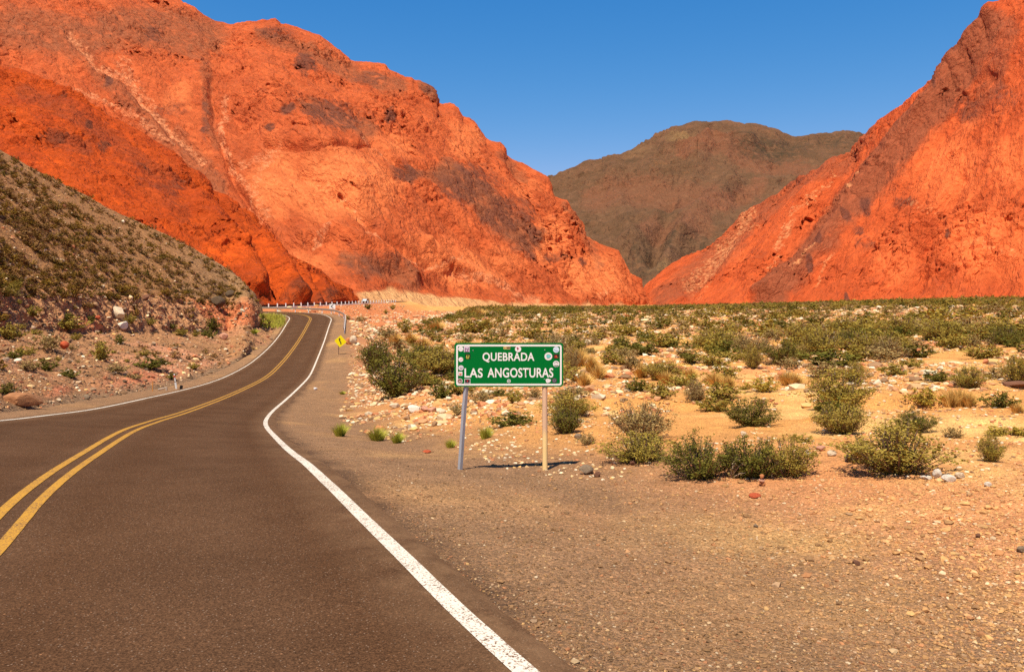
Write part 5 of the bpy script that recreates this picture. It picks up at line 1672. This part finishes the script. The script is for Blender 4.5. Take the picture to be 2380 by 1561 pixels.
gl = np.r_[0, np.cumsum(np.linalg.norm(np.diff(gp, axis=0), axis=1))]
pm_ = MB().box((0, 0, 0.28), (0.14, 0.10, 1.0), bevel=0.008).data('post'); pm_.materials.append(white_vinyl)
for dist in np.arange(0.5, gl[-1], 3.8):
    i = int(np.argmin(abs(gl - dist)))
    o = bpy.data.objects.new('post', pm_); C.objects.link(o); o.parent = root
    o.location = Vector(gp[i] - gp[0]) + Vector((nrm_[i, 0] * 0.10, nrm_[i, 1] * 0.10, 0))
    o.rotation_euler = (0, 0, math.atan2(tn[i, 1], tn[i, 0]))

# ================================================================== railing and wall of the far road
fn_ = np.stack([ft[:, 1], -ft[:, 0]], -1)
fsel = FARD[:, 1] < 336
fe = np.c_[FARD[:, 0] + 3.9 * fn_[:, 0], FARD[:, 1] + 3.9 * fn_[:, 1], FARD[:, 2]][fsel]
fnn = fn_[fsel]
root = empty('bridge_railing', fe[0])
tag(root, 'long white railing with square posts along the far road under the red spur', 'railing')


def strip_box(off0, off1, za, zb):
    o = [(off0, za), (off0, zb), (off1, zb), (off1, za), (off0, za)]
    V = np.stack([np.c_[fe[:, 0] + a * fnn[:, 0], fe[:, 1] + a * fnn[:, 1], fe[:, 2] + b] for a, b in o], 1)
    return V.reshape(-1, 3) - fe[0], grid_faces(len(fe), 5)


V, Fc = strip_box(-0.15, 0.2, -0.15, 0.22); link('kerb', mesh_data('kerb', V, Fc, False), white_vinyl, root)
dkr = simple('dark_rail_steel', (0.10, 0.055, 0.04), 0.7)
for hz in (0.78, 0.5):
    V, Fc = strip_box(0.0, 0.05, hz, hz + 0.09); link('rail', mesh_data('rail', V, Fc, False), dkr, root)
pm2 = MB().box((0, 0, 0.6), (0.26, 0.26, 0.95), bevel=0.02).data('post'); pm2.materials.append(white_vinyl)
fl = np.r_[0, np.cumsum(np.linalg.norm(np.diff(fe, axis=0), axis=1))]
for dist in np.arange(2, fl[-1], 4.6):
    q = [np.interp(dist, fl, fe[:, j]) for j in range(3)]
    i = int(np.argmin(abs(fl - dist)))
    o = bpy.data.objects.new('post', pm2); C.objects.link(o); o.parent = root
    o.location = (q[0] - fe[0, 0] + 0.12 * fnn[i, 0], q[1] - fe[0, 1] + 0.12 * fnn[i, 1], q[2] - fe[0, 2])
    o.rotation_euler = (0, 0, math.atan2(fnn[i, 1], fnn[i, 0]))
wallm = N('dry_stone_wall')
vcw = wallm.voronoi(1.6, out='Color'); vdw = wallm.voronoi(1.6, 'DISTANCE_TO_EDGE')
wallm.color(wallm.mix(1.0, wallm.mix(vcw, (0.13, 0.07, 0.04), (0.26, 0.14, 0.085)), wallm.ramp(vdw, [(0.0, 0.3), (0.08, 1.0)]), 'MULTIPLY'))
wallm.bump(vdw, 0.8, 0.2)
fe_all, fnn_all = fe, fnn
ws = (fe[:, 1] > 240)
fe, fnn = fe_all[ws], fnn_all[ws]
V, Fc = strip_box(0.0, 0.32, -3.0, -0.16)
o = link('retaining_wall', mesh_data('retaining_wall', V + fe[0], Fc, False), wallm.m)
tag(o, 'dark stone retaining wall under the far road\'s white railing', 'wall')

# ================================================================== dark car on the far road
ci = int(np.argmin(np.abs(FARD[:, 1] - 290)))
cxp = FARD[ci] + np.array([fn_[ci, 0], fn_[ci, 1], 0]) * 1.6
root = empty('parked_car', cxp + np.array([0, 0, 0.02]), math.atan2(ft[ci, 1], ft[ci, 0]))
tag(root, 'small dark estate car behind the white railing of the far road', 'car')
carp = simple('dark_car_paint', (0.015, 0.013, 0.014), 0.3, 0.0, 0.5)
side = [(-2.2, 0.35), (-2.25, 0.8), (-2.1, 1.0), (-1.15, 1.08), (-0.55, 1.58), (1.6, 1.62), (2.1, 1.1), (2.2, 0.8), (2.2, 0.35)]
MB().prism(side, -0.88, 0.88).build('body', carp, root)
glassm = simple('pale_reflecting_glass', (0.55, 0.60, 0.62), 0.1, 0.0, 0.6)  # pale colour paints a bright reflection on the windscreen
mb = MB(); mb.bm.faces.new([mb.bm.verts.new(v) for v in ((-1.16, -0.76, 1.10), (-1.16, 0.76, 1.10), (-0.60, 0.70, 1.555), (-0.60, -0.70, 1.555))]); mb.build('windscreen', glassm, root)
for yy_ in (-0.884, 0.884):
    mb = MB(); mb.bm.faces.new([mb.bm.verts.new((x, yy_, z)) for x, z in ((-0.95, 1.1), (-0.5, 1.5), (1.5, 1.52), (1.85, 1.1))]); mb.build('side_window', simple('dark_glass', (0.03, 0.035, 0.04), 0.1), root)
tyre = simple('tyre_rubber', (0.02, 0.02, 0.02), 0.9)
wmesh = MB().tube([(0, -0.11, 0), (0, 0.11, 0)], 0.33, 16).data('wheel'); wmesh.materials.append(tyre)
for a in (-1.4, 1.35):
    for b in (-0.80, 0.80):
        o = bpy.data.objects.new('wheel', wmesh); C.objects.link(o); o.parent = root; o.location = (a, b, 0.33)
for b in (-0.6, 0.6):
    MB().box((-2.24, b, 0.78), (0.05, 0.32, 0.16), bevel=0.01).build('headlight', white_vinyl, root)

# ================================================================== verge furniture on the left
gpst = cast(409.5, 903)[0]; kg = gpst.y / F
root = empty('marker_post', gpst)
tag(root, 'leaning white roadside marker post with red band and brown stake', 'marker post')
redp = simple('red_band_paint', (0.60, 0.07, 0.03), 0.6)
H_ = 35 * kg; lean = -4.8 * kg
at = lambda t: (lean * t, 0, H_ * t)
wdt = 3.9 * kg
whp = simple('white_post_paint', (0.82, 0.78, 0.70), 0.6)
for a, b, nm, mt in ((-0.05, 0.42, 'post', whp), (0.42, 0.455, 'dark_band', blk), (0.455, 0.77, 'post', whp), (0.77, 0.88, 'red_band', redp), (0.88, 1.0, 'post_cap', whp)):
    q = 1.0 if b < 0.7 else (0.95 if nm == 'red_band' else 0.6)
    MB().tube([at(a), at(b)], wdt * 0.62 * q, 4).build(nm, mt, root)
MB().tube([(-wdt * 0.9, 0.12, -0.05), (lean - wdt * 0.4, 0.12, H_ * 0.78)], wdt * 0.5, 4).build('stake', simple('brown_stake_wood', (0.17, 0.075, 0.025), 0.9), root)
q = cast(377, 907)[0]
mb = MB(); mb.tube([(-9 * kg, 0, 0.06), (-2 * kg, 0.02, 0.09), (9 * kg, 0.06, 0.17)], [0.055, 0.05, 0.05], 6)
mb.box((9 * kg, 0.02, 0.09), (0.09, 0.07, 0.2))
o = mb.build('fallen_rail', simple('weathered_grey_wood', (0.42, 0.32, 0.24), 0.9, var=0.25)); o.location = q
tag(o, 'broken pale wooden rail lying on the verge by the marker post', 'wooden rail')
q = cast(421, 904)[0]
o = MB().box((0, 0, 0.11), (0.17, 0.15, 0.24), Matrix.Rotation(0.08, 3, 'Y'), bevel=0.03).build('block', simple('charred_black_wood', (0.012, 0.008, 0.007), 0.9)); o.location = q; o.rotation_euler = (0, 0.05, 0.3)
tag(o, 'small black block standing right of the white marker post', 'block')
q = cast(354.5, 909)[0]
o = MB().tube([(0, 0, -0.05), (0.01, 0, 0.3), (0.0, 0, 23 * q.y / F)], [0.03, 0.026, 0.02], 6).build('stake', simple('orange_stake_paint', (0.60, 0.24, 0.05), 0.8)); o.location = q
tag(o, 'thin orange wooden stake on the pink earth by the verge', 'stake')

# crumpled litter on the gravel
q = cast(733, 906)[0]; kq = q.y / F
bm_ = boulder_data(77, 3, 14, 0.25); bm_.materials.append(simple('white_plastic', (0.82, 0.78, 0.74), 0.5))
o = link('litter', bm_); o.location = (q.x, q.y, q.z + 3.2 * kq); o.scale = (5.5 * kq, 4 * kq, 3.8 * kq)
tag(o, 'crumpled white litter on the gravel right of the road', 'litter')

# ------------------------------------------------------------------ camera, sun and sky
cam = bpy.data.cameras.new('camera')
co = bpy.data.objects.new('camera', cam)
C.objects.link(co)
cam.sensor_width = 36.0
cam.lens = 36.0 * F / 2380.0
co.location = (0, 0, CAMZ)
co.rotation_euler = (math.radians(90), 0, 0)
cam.shift_y = -(780.5 - YH) / 2380.0
cam.clip_start = 0.1
cam.clip_end = 12000
bpy.context.scene.camera = co

sun_dir = Vector((0.18, 0.45, -1.0)).normalized()
sl = bpy.data.lights.new('sun', 'SUN')
sl.energy = 5.0
sl.angle = math.radians(0.5)
sl.color = (1.0, 0.91, 0.77)
so = bpy.data.objects.new('sun', sl)
C.objects.link(so)
so.rotation_euler = sun_dir.to_track_quat('-Z', 'Y').to_euler()
so.location = (0, -20, 60)

w = bpy.data.worlds.new('World')
bpy.context.scene.world = w
w.use_nodes = True
nt = w.node_tree
bg = nt.nodes['Background']
sk = nt.nodes.new('ShaderNodeTexSky')
sk.sky_type = 'NISHITA'
sk.sun_disc = False
sk.sun_elevation = math.asin(-sun_dir.z)
sk.sun_rotation = math.atan2(-sun_dir.x, -sun_dir.y) % (2 * math.pi)
sk.altitude = 2200
sk.air_density = 1.0
sk.dust_density = 0.15
sk.ozone_density = 3.0
# deep, saturated altiplano blue: contrast of each channel of the sky
sep = nt.nodes.new('ShaderNodeSeparateColor'); com = nt.nodes.new('ShaderNodeCombineColor')
nt.links.new(sk.outputs['Color'], sep.inputs[0])
for i, (p, k) in enumerate(((2.26, 0.307), (0.94, 0.997), (0.52, 2.385))):
    a = nt.nodes.new('ShaderNodeMath'); a.operation = 'POWER'; a.inputs[1].default_value = p
    b = nt.nodes.new('ShaderNodeMath'); b.operation = 'MULTIPLY'; b.inputs[1].default_value = k
    nt.links.new(sep.outputs[i], a.inputs[0]); nt.links.new(a.outputs[0], b.inputs[0]); nt.links.new(b.outputs[0], com.inputs[i])
# sky darkened towards the zenith to weaken its blue fill light
tcw = nt.nodes.new('ShaderNodeTexCoord'); sxw = nt.nodes.new('ShaderNodeSeparateXYZ'); mr = nt.nodes.new('ShaderNodeMapRange'); mu = nt.nodes.new('ShaderNodeVectorMath')
mr.inputs['From Min'].default_value = 0.36; mr.inputs['From Max'].default_value = 0.9; mr.inputs['To Min'].default_value = 1.0; mr.inputs['To Max'].default_value = 0.5
mu.operation = 'SCALE'
nt.links.new(tcw.outputs['Generated'], sxw.inputs[0]); nt.links.new(sxw.outputs[2], mr.inputs['Value'])
nt.links.new(com.outputs[0], mu.inputs[0]); nt.links.new(mr.outputs[0], mu.inputs['Scale'])
nt.links.new(mu.outputs[0], bg.inputs['Color'])
bg.inputs['Strength'].default_value = 0.10

sc = bpy.context.scene
sc.view_settings.view_transform = 'Standard'
sc.view_settings.look = 'None'
sc.view_settings.exposure = 0.42
sc.view_settings.gamma = 1.0
sc.render.engine = 'CYCLES'
sc.cycles.max_bounces = 6
sc.cycles.diffuse_bounces = 3
sc.cycles.transparent_max_bounces = 4
sc.cycles.use_denoising = False
